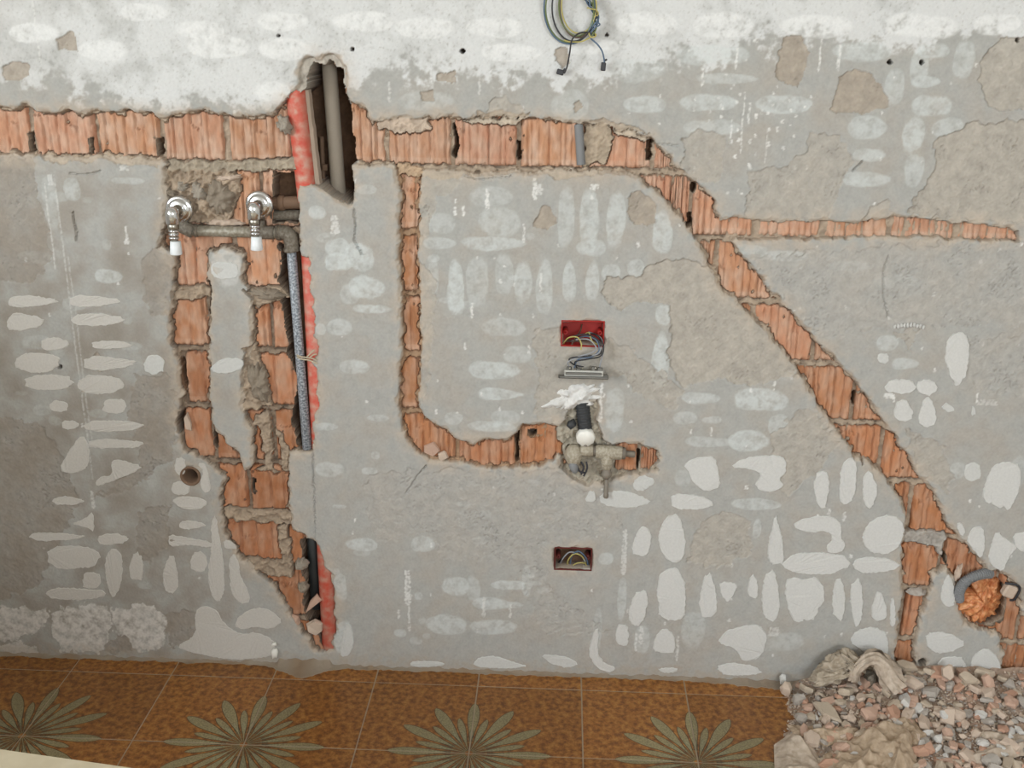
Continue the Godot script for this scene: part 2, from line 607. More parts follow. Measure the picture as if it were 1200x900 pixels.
func room_shell() -> void:
	wall = thing("wall_back", "stripped kitchen wall of hollow bricks under grey plaster with open chases", "wall", Vector3.ZERO, "", "structure")
	var st := begin(false)
	var xr := X0 + (GW - 1) * ST
	var yt := Y0 + (GH - 1) * ST
	for b in [[Vector3(-3.4, -0.2, -0.19), Vector3(X0, 2.7, 0)], [Vector3(xr, -0.2, -0.19), Vector3(2.6, 2.7, 0)], [Vector3(X0, yt, -0.19), Vector3(xr, 2.7, 0)]]:
		var lo: Vector3 = b[0]
		var hi: Vector3 = b[1]
		box(st, (lo + hi) * 0.5, hi - lo, Basis.IDENTITY, 0.0003)
	part("plain_plaster", finish(st), M.room, wall)
	part("masonry_core", boxm(Vector3(-0.4, 1.25, -0.26), Vector3(6.0, 2.9, 0.14)), M.core, wall)
	struct("wall_left", "bare pale side wall with a window, left of the stripped wall", "wall", [
		[Vector3(-3.6, -0.2, -0.33), Vector3(-3.4, 2.7, 2.2)], [Vector3(-3.6, -0.2, 4.2), Vector3(-3.4, 2.7, 4.8)],
		[Vector3(-3.6, -0.2, 2.2), Vector3(-3.4, 1.4, 4.2)], [Vector3(-3.6, 2.55, 2.2), Vector3(-3.4, 2.7, 4.2)]], M.room)
	struct("wall_right", "bare pale side wall right of the stripped wall", "wall", [[Vector3(2.6, -0.2, -0.33), Vector3(2.8, 2.7, 4.8)]], M.room)
	struct("wall_front", "pale wall with a small window, facing the stripped wall", "wall", [
		[Vector3(-3.4, -0.2, 4.6), Vector3(0.45, 2.7, 4.8)], [Vector3(1.95, -0.2, 4.6), Vector3(2.6, 2.7, 4.8)],
		[Vector3(0.45, -0.2, 4.6), Vector3(1.95, 1.35, 4.8)], [Vector3(0.45, 2.5, 4.6), Vector3(1.95, 2.7, 4.8)]], M.room)
	struct("window_1", "white frame of the open window in the left side wall", "window", [
		[Vector3(-3.54, 1.4, 2.2), Vector3(-3.48, 2.55, 2.26)], [Vector3(-3.54, 1.4, 4.14), Vector3(-3.48, 2.55, 4.2)],
		[Vector3(-3.54, 1.4, 2.26), Vector3(-3.48, 1.46, 4.14)], [Vector3(-3.54, 2.49, 2.26), Vector3(-3.48, 2.55, 4.14)]], M.white_plastic)
	struct("window_2", "white frame of the open window facing the stripped wall", "window", [
		[Vector3(0.45, 1.35, 4.68), Vector3(0.51, 2.5, 4.74)], [Vector3(1.89, 1.35, 4.68), Vector3(1.95, 2.5, 4.74)],
		[Vector3(0.51, 1.35, 4.68), Vector3(1.89, 1.41, 4.74)], [Vector3(0.51, 2.44, 4.68), Vector3(1.89, 2.5, 4.74)]], M.white_plastic)
	struct("added_partition", "added half-height partition out of view, shading the lower left of the stripped wall", "wall", [[Vector3(-1.98, -0.05, 0.004), Vector3(-1.86, 1.22, 1.5)]], M.room)  # unseen piece added to keep window light off the lower left wall
	struct("ceiling", "plain pale ceiling of the room", "ceiling", [[Vector3(-3.6, 2.7, -0.33), Vector3(2.8, 2.9, 4.8)]], M.room)

# ---- a surface through a grid of points; columns run to the right and rows up as seen from its front
func grid_mesh(P: PackedVector3Array, C: PackedColorArray, nx: int, ny: int, skip := PackedByteArray()) -> ArrayMesh:
	var N := PackedVector3Array()
	N.resize(P.size())
	for j in ny:
		for i in nx:
			var a := P[j * nx + mini(i + 1, nx - 1)] - P[j * nx + maxi(i - 1, 0)]
			var b := P[mini(j + 1, ny - 1) * nx + i] - P[maxi(j - 1, 0) * nx + i]
			N[j * nx + i] = a.cross(b).normalized()
	var I := PackedInt32Array()
	I.resize((nx - 1) * (ny - 1) * 6)
	var k := 0
	var has := skip.size() > 0
	for j in ny - 1:
		for i in nx - 1:
			var n := j * nx + i
			if has and skip[n]: continue
			I[k] = n
			I[k + 1] = n + nx
			I[k + 2] = n + nx + 1
			I[k + 3] = n
			I[k + 4] = n + nx + 1
			I[k + 5] = n + 1
			k += 6
	I.resize(k)
	var A := []
	A.resize(Mesh.ARRAY_MAX)
	A[Mesh.ARRAY_VERTEX] = P
	A[Mesh.ARRAY_NORMAL] = N
	if C.size(): A[Mesh.ARRAY_COLOR] = C
	A[Mesh.ARRAY_INDEX] = I
	var me := ArrayMesh.new()
	me.add_surface_from_arrays(Mesh.PRIMITIVE_TRIANGLES, A)
	return me

func plaster_surface() -> void:
	# --- the bare skim coat, its dirt with the shade of the lower left painted in, and the old white paint along the top
	var skim := lin(176, 175, 170)
	var warm := lin(170, 165, 157)
	var dirt_and_shade := lin(148, 141, 131)
	var white := lin(222, 223, 222)
	var line := []
	for p in [[-40, 98], [60, 92], [130, 118], [200, 128], [330, 122], [400, 104], [520, 84], [640, 100], [720, 92], [840, 66], [930, 47], [1060, 49], [1240, 50]]:
		line.append(W(p[0], p[1]))
	for j in GH:
		var y := Y0 + j * ST
		for i in GW:
			var x := X0 + i * ST
			var n := j * GW + i
			hh[n] = n1[n] * 0.0011 + n2[n] * 0.0004 + n3[n] * 0.0001
			var c := skim.lerp(warm, clampf(0.4 + n1[n] * 1.3, 0.0, 1.0))
			var mott := 1.0 + 0.10 * n1[n] + 0.09 * n2[n] + 0.04 * n3[n]
			c = Color(c.r * mott, c.g * mott, c.b * mott)
			var left := smoothstep(-0.62, -0.98, x) * smoothstep(1.5, 1.0, y)  # low on the left the weaker light is painted in along with the grime
			c = c.lerp(dirt_and_shade, clampf(left * (0.42 + n1[n] * 0.8) + n2[n] * 0.1, 0.0, 0.9))
			var k := 0
			while k < line.size() - 2 and x > line[k + 1].x: k += 1
			var t := clampf((x - line[k].x) / (line[k + 1].x - line[k].x), 0.0, 1.0)
			var edge := lerpf(line[k].y, line[k + 1].y, t)
			var w := smoothstep(-0.012, 0.022, y - edge + n1[n] * 0.06 + n2[n] * 0.035 + n3[n] * 0.012)
			w *= clampf(0.92 + n1[n] * 0.5 + n2[n] * 0.25 + minf(0.0, n3[n] + 0.3) * 1.2, 0.15, 1.0)
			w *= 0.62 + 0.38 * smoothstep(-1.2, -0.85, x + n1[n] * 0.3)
			c = c.lerp(white, w * 0.85)
			hh[n] += w * 0.0004
			cr[n] = c.r
			cg[n] = c.g
			cb[n] = c.b
	# --- pale marks where the old tiles were stuck: centre, size, strength, taper
	var pale := lin(209, 214, 212)
	var paint_white := lin(234, 234, 232)
	for s in [[330, 25, 62, 22], [425, 25, 76, 22], [497, 32, 72, 24], [580, 32, 68, 22], [760, 27, 76, 26], [846, 30, 74, 28], [960, 30, 96, 26], [1080, 30, 90, 30],
			[255, 55, 74, 24], [335, 57, 66, 24], [318, 108, 46, 24], [232, 35, 60, 20], [170, 14, 60, 20], [1170, 28, 60, 24], [690, 55, 70, 18], [600, 62, 80, 20], [40, 38, 60, 24], [120, 60, 60, 26]]:
		smear(s[0], s[1], s[2], s[3], 0.75, paint_white)
	for s in [[1012, 60, 74, 22, 0.6, 0.0], [1092, 60, 40, 18, 0.6, 0.0], [1078, 76, 22, 50, 0.5, 0.0], [1085, 96, 34, 14, 0.6, 0.3], [1130, 72, 26, 42, 0.5, 0.0], [1016, 150, 48, 26, 0.6, 0.0],
			[1092, 124, 48, 26, 0.6, 0.0], [1070, 160, 28, 46, 0.7, 0.0], [1110, 150, 40, 22, 0.5, 0.0], [1072, 196, 24, 40, 0.5, 0.0], [1019, 182, 40, 16, 0.6, 0.0], [1017, 210, 56, 18, 0.6, 0.0],
			[1048, 104, 24, 40, 0.5, 0.0], [920, 122, 70, 24, 0.65, 0.3], [852, 92, 76, 16, 0.5, 0.4], [830, 120, 70, 22, 0.6, 0.3], [835, 65, 84, 24, 0.6, 0.0], [756, 122, 50, 20, 0.6, 0.0], [668, 125, 46, 36, 0.4, 0.0],
			[500, 118, 66, 24, 0.4, 0.0], [836, 150, 70, 22, 0.5, 0.3], [745, 82, 70, 26, 0.4, 0.0], [575, 230, 54, 26, 0.35, 0.3], [585, 262, 50, 36, 0.5, 0.0], [580, 285, 80, 24, 0.65, 0.55], [516, 262, 34, 22, 0.4, 0.0],
			[515, 285, 40, 16, 0.5, 0.4], [664, 250, 22, 80, 0.45, 0.2], [690, 256, 26, 84, 0.6, 0.2], [722, 258, 26, 72, 0.6, 0.2], [692, 290, 36, 20, 0.5, 0.0], [776, 272, 28, 54, 0.7, 0.2], [745, 315, 20, 20, 0.5, 0.0], [716, 320, 22, 20, 0.5, 0.0],
			[534, 336, 24, 64, 0.75, 0.4], [508, 326, 14, 40, 0.35, 0.0], [560, 330, 28, 56, 0.4, 0.0], [591, 322, 22, 50, 0.4, 0.0], [613, 330, 24, 54, 0.55, 0.2], [638, 336, 24, 62, 0.55, 0.3],
			[667, 330, 20, 48, 0.6, 0.4], [694, 328, 20, 48, 0.6, 0.3], [590, 384, 56, 28, 0.4, 0.3], [582, 434, 66, 24, 0.65, 0.3], [588, 462, 54, 18, 0.7, 0.5], [592, 490, 34, 18, 0.4, 0.0], [532, 490, 22, 16, 0.45, 0.0],
			[606, 416, 34, 22, 0.4, 0.0], [774, 420, 26, 64, 0.7, 0.4], [778, 370, 20, 26, 0.6, 0.0], [720, 478, 26, 54, 0.5, 0.0], [575, 500, 60, 14, 0.6, 0.0],
			[430, 338, 44, 32, 0.7, 0.2], [436, 362, 50, 14, 0.7, 0.3], [410, 345, 24, 26, 0.4, 0.0], [416, 430, 36, 18, 0.5, 0.0], [398, 308, 34, 24, 0.75, 0.2], [422, 300, 36, 34, 0.75, 0.0], [395, 290, 30, 20, 0.6, 0.0],
			[398, 384, 30, 20, 0.5, 0.0], [376, 386, 12, 14, 0.6, 0.0], [383, 500, 28, 10, 0.6, 0.4], [386, 550, 34, 20, 0.5, 0.0], [443, 490, 28, 8, 0.4, 0.0], [433, 552, 20, 10, 0.5, 0.0], [372, 250, 22, 16, 0.6, 0.0], [430, 222, 26, 12, 0.4, 0.0],
			[380, 205, 18, 12, 0.5, 0.0], [85, 222, 22, 28, 0.5, 0.0], [60, 240, 20, 60, 0.3, 0.0], [150, 212, 40, 8, 0.4, 0.0], [128, 324, 34, 18, 0.55, 0.2], [40, 302, 44, 16, 0.3, 0.0],
			[820, 467, 46, 16, 0.6, 0.3], [832, 518, 60, 16, 0.5, 0.5], [802, 490, 30, 16, 0.45, 0.0], [834, 492, 24, 10, 0.5, 0.0], [893, 468, 66, 30, 0.75, 0.0], [912, 500, 26, 30, 0.5, 0.0], [880, 517, 50, 26, 0.7, 0.0],
			[888, 591, 60, 16, 0.55, 0.3], [887, 620, 12, 24, 0.5, 0.3], [800, 560, 20, 20, 0.3, 0.0], [496, 638, 28, 22, 0.55, 0.0], [422, 638, 40, 16, 0.7, 0.0], [533, 688, 32, 24, 0.6, 0.0], [555, 690, 16, 34, 0.4, 0.0],
			[582, 708, 62, 18, 0.65, 0.4], [580, 734, 60, 22, 0.6, 0.2], [522, 732, 50, 26, 0.6, 0.0], [600, 686, 50, 12, 0.6, 0.0], [617, 682, 14, 40, 0.65, 0.3], [399, 690, 16, 40, 0.55, 0.0], [402, 748, 24, 46, 0.75, 0.0], [710, 655, 18, 16, 0.5, 0.0],
			[729, 702, 10, 60, 0.45, 0.0], [752, 752, 18, 40, 0.4, 0.0], [812, 740, 30, 50, 0.35, 0.0], [910, 752, 70, 26, 0.35, 0.0], [700, 742, 10, 60, 0.4, 0.0], [1122, 552, 20, 22, 0.4, 0.0], [1140, 662, 16, 20, 0.5, 0.0],
			[1040, 402, 26, 20, 0.5, 0.0], [1062, 426, 34, 18, 0.55, 0.4], [1050, 330, 60, 16, 0.3, 0.0], [1000, 312, 60, 14, 0.35, 0.0], [920, 300, 60, 14, 0.45, 0.0], [870, 292, 60, 12, 0.5, 0.0], [1190, 560, 20, 60, 0.3, 0.0]]:
		smear(s[0], s[1], s[2], s[3], s[4], pale, s[5])
	for s in [[264, 308, 36, 52, 0.7], [267, 292, 26, 12, 0.5]]:
		smear(s[0], s[1], s[2], s[3], s[4], lin(206, 206, 202))
	# --- whitewash left on the foot of the wall
	var wash := lin(214, 210, 204)
	for l in [[0, 712, 55, 714, 52, 735, 20, 750, -20, 748, -20, 712], [58, 716, 108, 706, 128, 712, 132, 732, 128, 745, 118, 765, 70, 762, 62, 740], [132, 714, 180, 708, 196, 724, 192, 758, 165, 766, 150, 752, 135, 742], [0, 755, 22, 750, 48, 762, 46, 768, -10, 764]]:
		for n in cells(pts(l), 0.009):
			paint(n, wash, clampf(0.7 + n2[n] * 0.8 + n3[n] * 0.4, 0.0, 1.0))
			hh[n] += 0.0007
	# --- splashes and runs of white paint
	var drip := lin(232, 231, 227)
	for s in [[63, 205, 380, 2.2, 0.35], [52, 215, 100, 2.0, 0.4], [80, 300, 230, 2.0, 0.3], [38, 0, 70, 2.5, 0.5], [963, 46, 36, 2.4, 0.8], [985, 52, 30, 3.6, 0.8], [873, 108, 70, 2.2, 0.7], [879, 120, 24, 3.0, 0.7], [824, 80, 20, 3.0, 0.8], [864, 56, 24, 3.0, 0.8],
			[858, 140, 24, 2.4, 0.7], [900, 150, 40, 1.6, 0.5], [456, 95, 24, 3.0, 0.5], [562, 92, 18, 3.0, 0.5], [571, 221, 24, 4.5, 0.9], [533, 242, 10, 4.0, 0.9], [543, 241, 12, 3.5, 0.9], [534, 233, 5, 3.0, 0.9], [627, 208, 26, 5.0, 0.8], [632, 216, 12, 8.0, 0.6],
			[614, 262, 22, 3.0, 0.7], [553, 355, 18, 3.5, 0.8], [634, 320, 24, 3.0, 0.6], [697, 215, 8, 10.0, 0.8], [748, 282, 8, 3.5, 0.8], [477, 668, 46, 7.0, 0.7], [479, 710, 34, 3.0, 0.6], [467, 714, 12, 3.0, 0.6], [567, 700, 26, 4.0, 0.5], [598, 708, 18, 3.0, 0.5],
			[733, 620, 60, 6.0, 0.5], [746, 740, 26, 3.0, 0.6], [752, 734, 24, 5.0, 0.5], [795, 745, 34, 3.0, 0.5], [893, 738, 30, 3.0, 0.5], [908, 735, 12, 12.0, 0.4], [990, 600, 12, 4.0, 0.6], [972, 596, 10, 3.5, 0.6], [875, 568, 6, 4.0, 0.9], [1048, 462, 10, 3.0, 0.9], [1042, 461, 6, 12.0, 0.8],
			[1146, 460, 14, 2.5, 0.8], [1158, 468, 8, 22.0, 0.35], [925, 420, 5, 3.0, 0.8], [880, 455, 5, 3.0, 0.8], [834, 500, 12, 2.0, 0.8], [810, 503, 6, 2.5, 0.8], [84, 590, 10, 2.0, 0.4], [107, 575, 22, 4.0, 0.5], [705, 448, 52, 4.0, 0.85], [620, 404, 12, 3.0, 0.7], [545, 402, 8, 3.0, 0.7], [511, 480, 6, 3.0, 0.8],
			[147, 265, 16, 3.0, 0.6], [148, 278, 8, 6.0, 0.6], [145, 192, 8, 10.0, 0.5], [58, 205, 12, 6.0, 0.4], [416, 210, 10, 3.0, 0.6], [392, 252, 22, 10.0, 0.6]]:
		streak(s[0], s[1], s[2], s[3], drip, s[4])
	for k in 230:
		var px := rng.randf_range(0, 1200)
		var py := rng.randf_range(20, 770)
		if rng.randf() < 0.55: px = rng.randf_range(500, 1200)
		if rng.randf() < 0.25:
			px = rng.randfn(880, 40)
			py = rng.randfn(150, 50)
		streak(px, py, rng.randf_range(2, 6), rng.randf_range(1.5, 4.0), drip, rng.randf_range(0.4, 0.9))
	for k in 34:                                         # small pale scrapes
		smear(rng.randf_range(365, 640), rng.randf_range(250, 760), rng.randf_range(8, 22), rng.randf_range(5, 11), rng.randf_range(0.25, 0.6), pale)
	for k in 26:
		smear(rng.randf_range(0, 200), rng.randf_range(190, 770), rng.randf_range(10, 40), rng.randf_range(6, 18), rng.randf_range(0.1, 0.3), pale)
	# --- places where the skim has come away and the coarse coat shows
	var coarse := lin(179, 172, 161)
	var warmer := lin(171, 159, 144)
	var greyer := lin(178, 174, 167)
	for l in [[66, 45, 85, 37, 93, 59, 70, 59], [2, 78, 15, 72, 36, 76, 34, 90, 5, 94], [510, 88, 518, 84, 533, 84, 532, 96, 512, 97], [494, 107, 506, 106, 508, 120, 496, 119], [651, 60, 656, 56, 665, 56, 668, 75, 660, 82, 652, 70],
			[672, 120, 680, 119, 683, 128, 673, 133], [627, 255, 636, 240, 646, 243, 653, 262, 640, 270, 627, 268], [735, 232, 750, 222, 770, 240, 768, 262, 745, 265, 735, 250],
			[973, 130, 985, 90, 1000, 83, 1022, 86, 1042, 115, 1040, 125, 1010, 134], [912, 60, 920, 45, 940, 41, 948, 60, 945, 85, 935, 100, 920, 98, 908, 88, 913, 72], [106, 420, 115, 412, 123, 424, 118, 436, 106, 432], [95, 450, 105, 442, 116, 446, 114, 458, 97, 460]]:
		rough(l, 0.0028, warmer, 0.004, 0.85)
	for l in [[568, 134, 576, 118, 592, 112, 600, 120, 612, 122, 618, 142, 570, 144], [492, 196, 545, 203, 530, 225, 512, 232, 505, 265, 493, 292], [490, 300, 512, 330, 508, 400, 498, 470, 488, 480],
			[873, 260, 880, 200, 917, 197, 943, 180, 950, 153, 985, 160, 1000, 190, 985, 220, 970, 260], [800, 162, 820, 153, 850, 160, 848, 200, 838, 215, 812, 210, 800, 205], [1010, 262, 1020, 240, 1040, 236, 1048, 256]]:
		rough(l, 0.0022, coarse, 0.006, 0.7)
	for l in [[480, 192, 560, 197, 640, 195, 740, 199, 756, 210, 724, 205, 690, 205, 662, 211, 630, 202, 585, 206, 545, 206, 520, 212, 494, 208], [186, 186, 120, 183, 60, 186, 40, 182, 60, 192, 120, 188, 150, 192, 184, 196], [560, 130, 620, 132, 622, 141, 560, 141], [690, 140, 730, 143, 764, 158, 740, 154, 700, 147]]:
		rough(l, 0.004, lin(186, 172, 154), 0.006, 0.9)
	for l in [[705, 337, 715, 325, 745, 325, 760, 310, 790, 303, 830, 310, 843, 333, 867, 357, 890, 380, 910, 403, 927, 423, 935, 440, 880, 452, 858, 450, 840, 442, 800, 455, 790, 435, 783, 420, 785, 370, 780, 355, 745, 352, 730, 365, 715, 360],
			[1063, 250, 1080, 225, 1097, 198, 1098, 165, 1140, 143, 1240, 140, 1240, 245, 1190, 262, 1120, 258], [1148, 75, 1160, 55, 1175, 46, 1240, 40, 1240, 125, 1190, 130, 1160, 127, 1150, 105]]:
		rough(l, 0.0034, coarse, 0.007, 0.95)
	for l in [[625, 390, 650, 382, 720, 400, 735, 410, 760, 425, 800, 455, 790, 480, 760, 470, 745, 460, 735, 440, 700, 450, 700, 480, 660, 495, 625, 490, 630, 440], [840, 600, 880, 610, 878, 650, 840, 668, 806, 655, 815, 620], [905, 510, 935, 480, 960, 490, 985, 520, 950, 560, 920, 580, 905, 560],
			[1060, 500, 1100, 520, 1120, 560, 1110, 580, 1080, 555], [1046, 388, 1080, 386, 1072, 402, 1068, 414, 1062, 402]]:
		rough(l, 0.0016, coarse, 0.009, 0.75)
	for l in [[880, 300, 1040, 288, 1240, 285, 1240, 378, 1140, 380, 1020, 385, 960, 395, 935, 372, 900, 335], [430, 555, 560, 550, 650, 550, 720, 598, 730, 625, 640, 640, 640, 690, 715, 740, 640, 745, 620, 700, 600, 655, 520, 655, 500, 620, 440, 640, 430, 600], [1130, 400, 1240, 385, 1240, 470, 1140, 455]]:
		rough(l, 0.0012, greyer, 0.012, 0.5)
	var grubby := lin(150, 140, 128)
	for l in [[166, 300, 185, 292, 200, 300, 204, 345, 198, 368, 180, 372, 168, 350], [-30, 480, 50, 500, 80, 545, 90, 590, 70, 640, 40, 690, -30, 712], [110, 585, 150, 575, 200, 540, 208, 470, 195, 440, 160, 440, 150, 480, 165, 540], [160, 600, 200, 590, 196, 640, 175, 660, 160, 650], [192, 720, 230, 715, 228, 745, 200, 760], [-30, 182, 35, 186, 50, 240, 60, 300, 40, 330, -30, 330], [120, 755, 138, 745, 152, 752, 156, 765, 122, 766]]:
		rough(l, 0.0012, grubby, 0.01, 0.55)

	# --- the chases and pits, cut down to the mortar between the bricks
	var bed := lin(176, 158, 138)
	var bed_dull := lin(146, 128, 110)
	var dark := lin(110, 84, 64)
	cut([-60, 125, 14, 126, 30, 123, 42, 130, 75, 131, 110, 133, 150, 129, 190, 136, 235, 131, 262, 134, 288, 138, 310, 136, 320, 134, 335, 118, 346, 122, 349, 200, 300, 199, 200, 198, 188, 187, 120, 184, 60, 186, 25, 181, -60, 181], 0.026, bed)
	cut([192, 194, 349, 197, 350, 300, 284, 296, 268, 292, 205, 294, 184, 292, 191, 275, 196, 240, 193, 215], 0.03, bed_dull)
	cut([205, 286, 243, 286, 243, 330, 242, 350, 246, 372, 245, 412, 246, 470, 247, 488, 251, 505, 262, 514, 278, 533, 286, 547, 286, 605, 262, 604, 258, 585, 262, 562, 250, 546, 234, 536, 216, 529, 208, 512, 207, 484, 217, 466, 212, 430, 201, 405, 200, 370, 203, 340], 0.026, bed_dull)
	cut([284, 286, 352, 286, 355, 320, 362, 400, 366, 528, 337, 531, 337, 556, 339, 580, 340, 618, 330, 632, 286, 630, 286, 556, 297, 548, 296, 510, 287, 488, 284, 470, 285, 440, 293, 412, 297, 370, 293, 346, 285, 330], 0.028, bed_dull)
	cut([260, 598, 338, 600, 341, 619, 363, 632, 373, 640, 379, 680, 386, 700, 389, 762, 372, 766, 345, 728, 328, 702, 318, 684, 302, 673, 298, 664, 283, 656, 270, 640, 263, 625], 0.03, bed_dull)
	cut([404, 112, 412, 121, 422, 124, 430, 133, 434, 140, 450, 141, 480, 140, 500, 138, 530, 140, 570, 136, 606, 139, 620, 137, 634, 139, 660, 144, 677, 144, 720, 148, 747, 157, 763, 163, 770, 171, 793, 192, 803, 206, 813, 213, 822, 218, 834, 231, 841, 247, 846, 262, 843, 300, 800, 258, 786, 241, 770, 226, 753, 210, 733, 203, 687, 200, 633, 199, 580, 203, 545, 202, 494, 197, 458, 193, 411, 192], 0.024, bed)
	cut([806, 250, 846, 256, 852, 280, 870, 300, 897, 333, 917, 356, 940, 380, 954, 396, 974, 417, 1000, 443, 1020, 470, 1010, 545, 987, 513, 963, 480, 944, 450, 927, 423, 910, 403, 890, 380, 867, 357, 843, 333, 826, 299, 812, 276], 0.024, bed)
	cut([1000, 450, 1020, 470, 1034, 493, 1053, 517, 1068, 540, 1078, 560, 1100, 583, 1106, 602, 1114, 620, 1133, 640, 1153, 660, 1165, 676, 1130, 700, 1118, 680, 1112, 668, 1104, 667, 1094, 676, 1080, 724, 1076, 745, 1071, 765, 1072, 794, 1050, 800, 1049, 780, 1052, 750, 1055, 717, 1058, 685, 1056, 653, 1061, 629, 1062, 610, 1053, 580, 1027, 547, 1000, 528], 0.026, bed)
	cut([1122, 696, 1130, 676, 1160, 668, 1180, 674, 1194, 690, 1199, 726, 1240, 735, 1240, 810, 1172, 806, 1177, 766, 1174, 751, 1162, 740, 1138, 737, 1129, 728], 0.026, bed)
	cut([842, 256, 870, 258, 893, 260, 933, 262, 960, 259, 1000, 262, 1047, 256, 1075, 257, 1100, 258, 1124, 262, 1150, 265, 1194, 271, 1194, 282, 1150, 281, 1110, 279, 1080, 278, 1040, 277, 1000, 279, 960, 281, 930, 281, 890, 281, 860, 280, 843, 290], 0.018, bed, 0.005)
	cut([460, 192, 493, 196, 490, 300, 493, 417, 490, 477, 496, 488, 508, 497, 527, 505, 532, 515, 541, 517, 557, 522, 567, 517, 577, 515, 593, 517, 606, 508, 613, 497, 633, 498, 653, 500, 656, 530, 648, 541, 630, 547, 600, 549, 560, 549, 540, 541, 527, 541, 504, 539, 492, 532, 480, 520, 472, 503, 469, 483, 468, 433, 471, 417, 471, 350, 468, 300, 470, 220], 0.024, lin(170, 140, 112), 0.004)
	cut([652, 502, 664, 492, 672, 472, 697, 472, 700, 512, 712, 522, 745, 520, 772, 530, 770, 553, 735, 558, 704, 566, 690, 566, 668, 556, 655, 546], 0.022, lin(176, 164, 146), 0.007)
	# pits that go deeper, behind the face of the bricks
	cut([353, 79, 356, 70, 364, 67, 376, 69, 389, 64, 396, 71, 405, 79, 405, 112, 411, 119, 415, 157, 419, 190, 413, 193, 413, 241, 393, 233, 372, 220, 349, 216, 337, 124, 339, 112, 349, 102, 350, 90], 0.012, lin(190, 182, 170), 0.005)
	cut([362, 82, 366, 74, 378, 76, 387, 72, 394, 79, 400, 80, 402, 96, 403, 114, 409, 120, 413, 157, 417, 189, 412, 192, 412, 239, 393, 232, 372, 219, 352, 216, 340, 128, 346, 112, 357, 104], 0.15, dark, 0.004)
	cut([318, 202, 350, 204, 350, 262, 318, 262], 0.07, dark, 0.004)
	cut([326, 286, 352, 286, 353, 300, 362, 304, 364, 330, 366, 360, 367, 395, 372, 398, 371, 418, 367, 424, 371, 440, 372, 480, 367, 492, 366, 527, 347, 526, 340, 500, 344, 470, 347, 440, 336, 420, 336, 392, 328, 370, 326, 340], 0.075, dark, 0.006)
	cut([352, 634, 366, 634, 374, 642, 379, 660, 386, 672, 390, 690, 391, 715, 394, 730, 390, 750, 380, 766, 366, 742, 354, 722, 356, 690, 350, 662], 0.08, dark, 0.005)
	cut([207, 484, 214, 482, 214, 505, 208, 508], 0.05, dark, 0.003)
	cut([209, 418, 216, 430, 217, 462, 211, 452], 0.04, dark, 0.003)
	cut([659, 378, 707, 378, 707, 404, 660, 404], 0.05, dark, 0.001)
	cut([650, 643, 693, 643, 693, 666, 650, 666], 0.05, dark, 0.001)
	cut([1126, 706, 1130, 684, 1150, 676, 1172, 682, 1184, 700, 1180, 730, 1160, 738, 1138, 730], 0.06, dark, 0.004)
	for c in [[223, 558, 10.5, 0.13], [542, 60, 2.7, 0.03], [1043, 73, 2.7, 0.03], [1080, 73, 2.5, 0.03], [1193, 47, 2.6, 0.03], [413, 58, 2.2, 0.015], [326, 42, 1.8, 0.015], [711, 41, 2.0, 0.015], [1081, 777, 4.6, 0.05], [623.5, 510, 5.5, 0.05], [70, 430, 2.4, 0.02]]:
		var ring := []
		for k in 12:
			ring.append_array([c[0] + c[2] * cos(TAU * k / 12.0), c[1] + c[2] * 0.95 * sin(TAU * k / 12.0)])
		var poly := pts(ring)
		for n in cells(poly, 0.0):
			hh[n] = -c[3]
			paint(n, lin(92, 80, 70), 1.0)
			if c[3] > 0.04:
				deep[n] = c[3]
				chase[n] = 1.0
	# open head joints between the bricks
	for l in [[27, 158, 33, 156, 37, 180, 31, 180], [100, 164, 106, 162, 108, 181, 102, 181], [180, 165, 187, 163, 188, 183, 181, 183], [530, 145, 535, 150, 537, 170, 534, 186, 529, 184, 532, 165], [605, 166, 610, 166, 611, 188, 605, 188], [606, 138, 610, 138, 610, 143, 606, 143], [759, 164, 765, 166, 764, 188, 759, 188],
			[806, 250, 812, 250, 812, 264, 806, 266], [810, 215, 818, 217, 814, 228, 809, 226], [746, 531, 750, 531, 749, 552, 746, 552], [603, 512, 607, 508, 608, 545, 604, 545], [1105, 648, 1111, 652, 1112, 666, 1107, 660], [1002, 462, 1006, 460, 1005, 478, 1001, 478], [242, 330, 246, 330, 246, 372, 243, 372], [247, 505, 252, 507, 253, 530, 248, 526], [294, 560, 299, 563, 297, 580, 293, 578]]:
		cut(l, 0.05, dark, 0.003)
	# mortar and rubble clinging over the bricks
	var clod := lin(166, 148, 128)
	lumps([190, 198, 262, 198, 276, 206, 280, 222, 270, 262, 205, 262, 194, 250, 196, 226], -0.020, 0.016, clod)
	lumps([192, 188, 240, 190, 300, 188, 346, 186, 347, 200, 300, 201, 240, 200, 196, 202], -0.014, 0.006, lin(164, 152, 134))
	lumps([652, 500, 664, 490, 672, 470, 699, 470, 704, 512, 722, 524, 723, 558, 690, 568, 664, 558], -0.020, 0.012, lin(172, 164, 148))
	lumps([200, 340, 242, 336, 246, 350, 203, 353], -0.016, 0.008, clod)
	lumps([284, 340, 330, 336, 340, 350, 300, 362, 292, 352], -0.014, 0.010, clod)
	lumps([284, 410, 300, 404, 312, 440, 316, 476, 286, 482, 283, 450], -0.013, 0.010, clod)
	lumps([296, 488, 312, 482, 318, 500, 316, 550, 330, 556, 322, 500, 338, 530, 338, 556, 296, 556, 310, 548], -0.02, 0.008, clod)
	lumps([262, 596, 340, 600, 340, 616, 300, 614, 264, 610], -0.014, 0.010, clod)
	lumps([322, 618, 335, 616, 342, 660, 330, 668], -0.014, 0.010, clod)
	lumps([284, 656, 320, 658, 345, 664, 340, 680, 312, 676], -0.012, 0.010, clod)
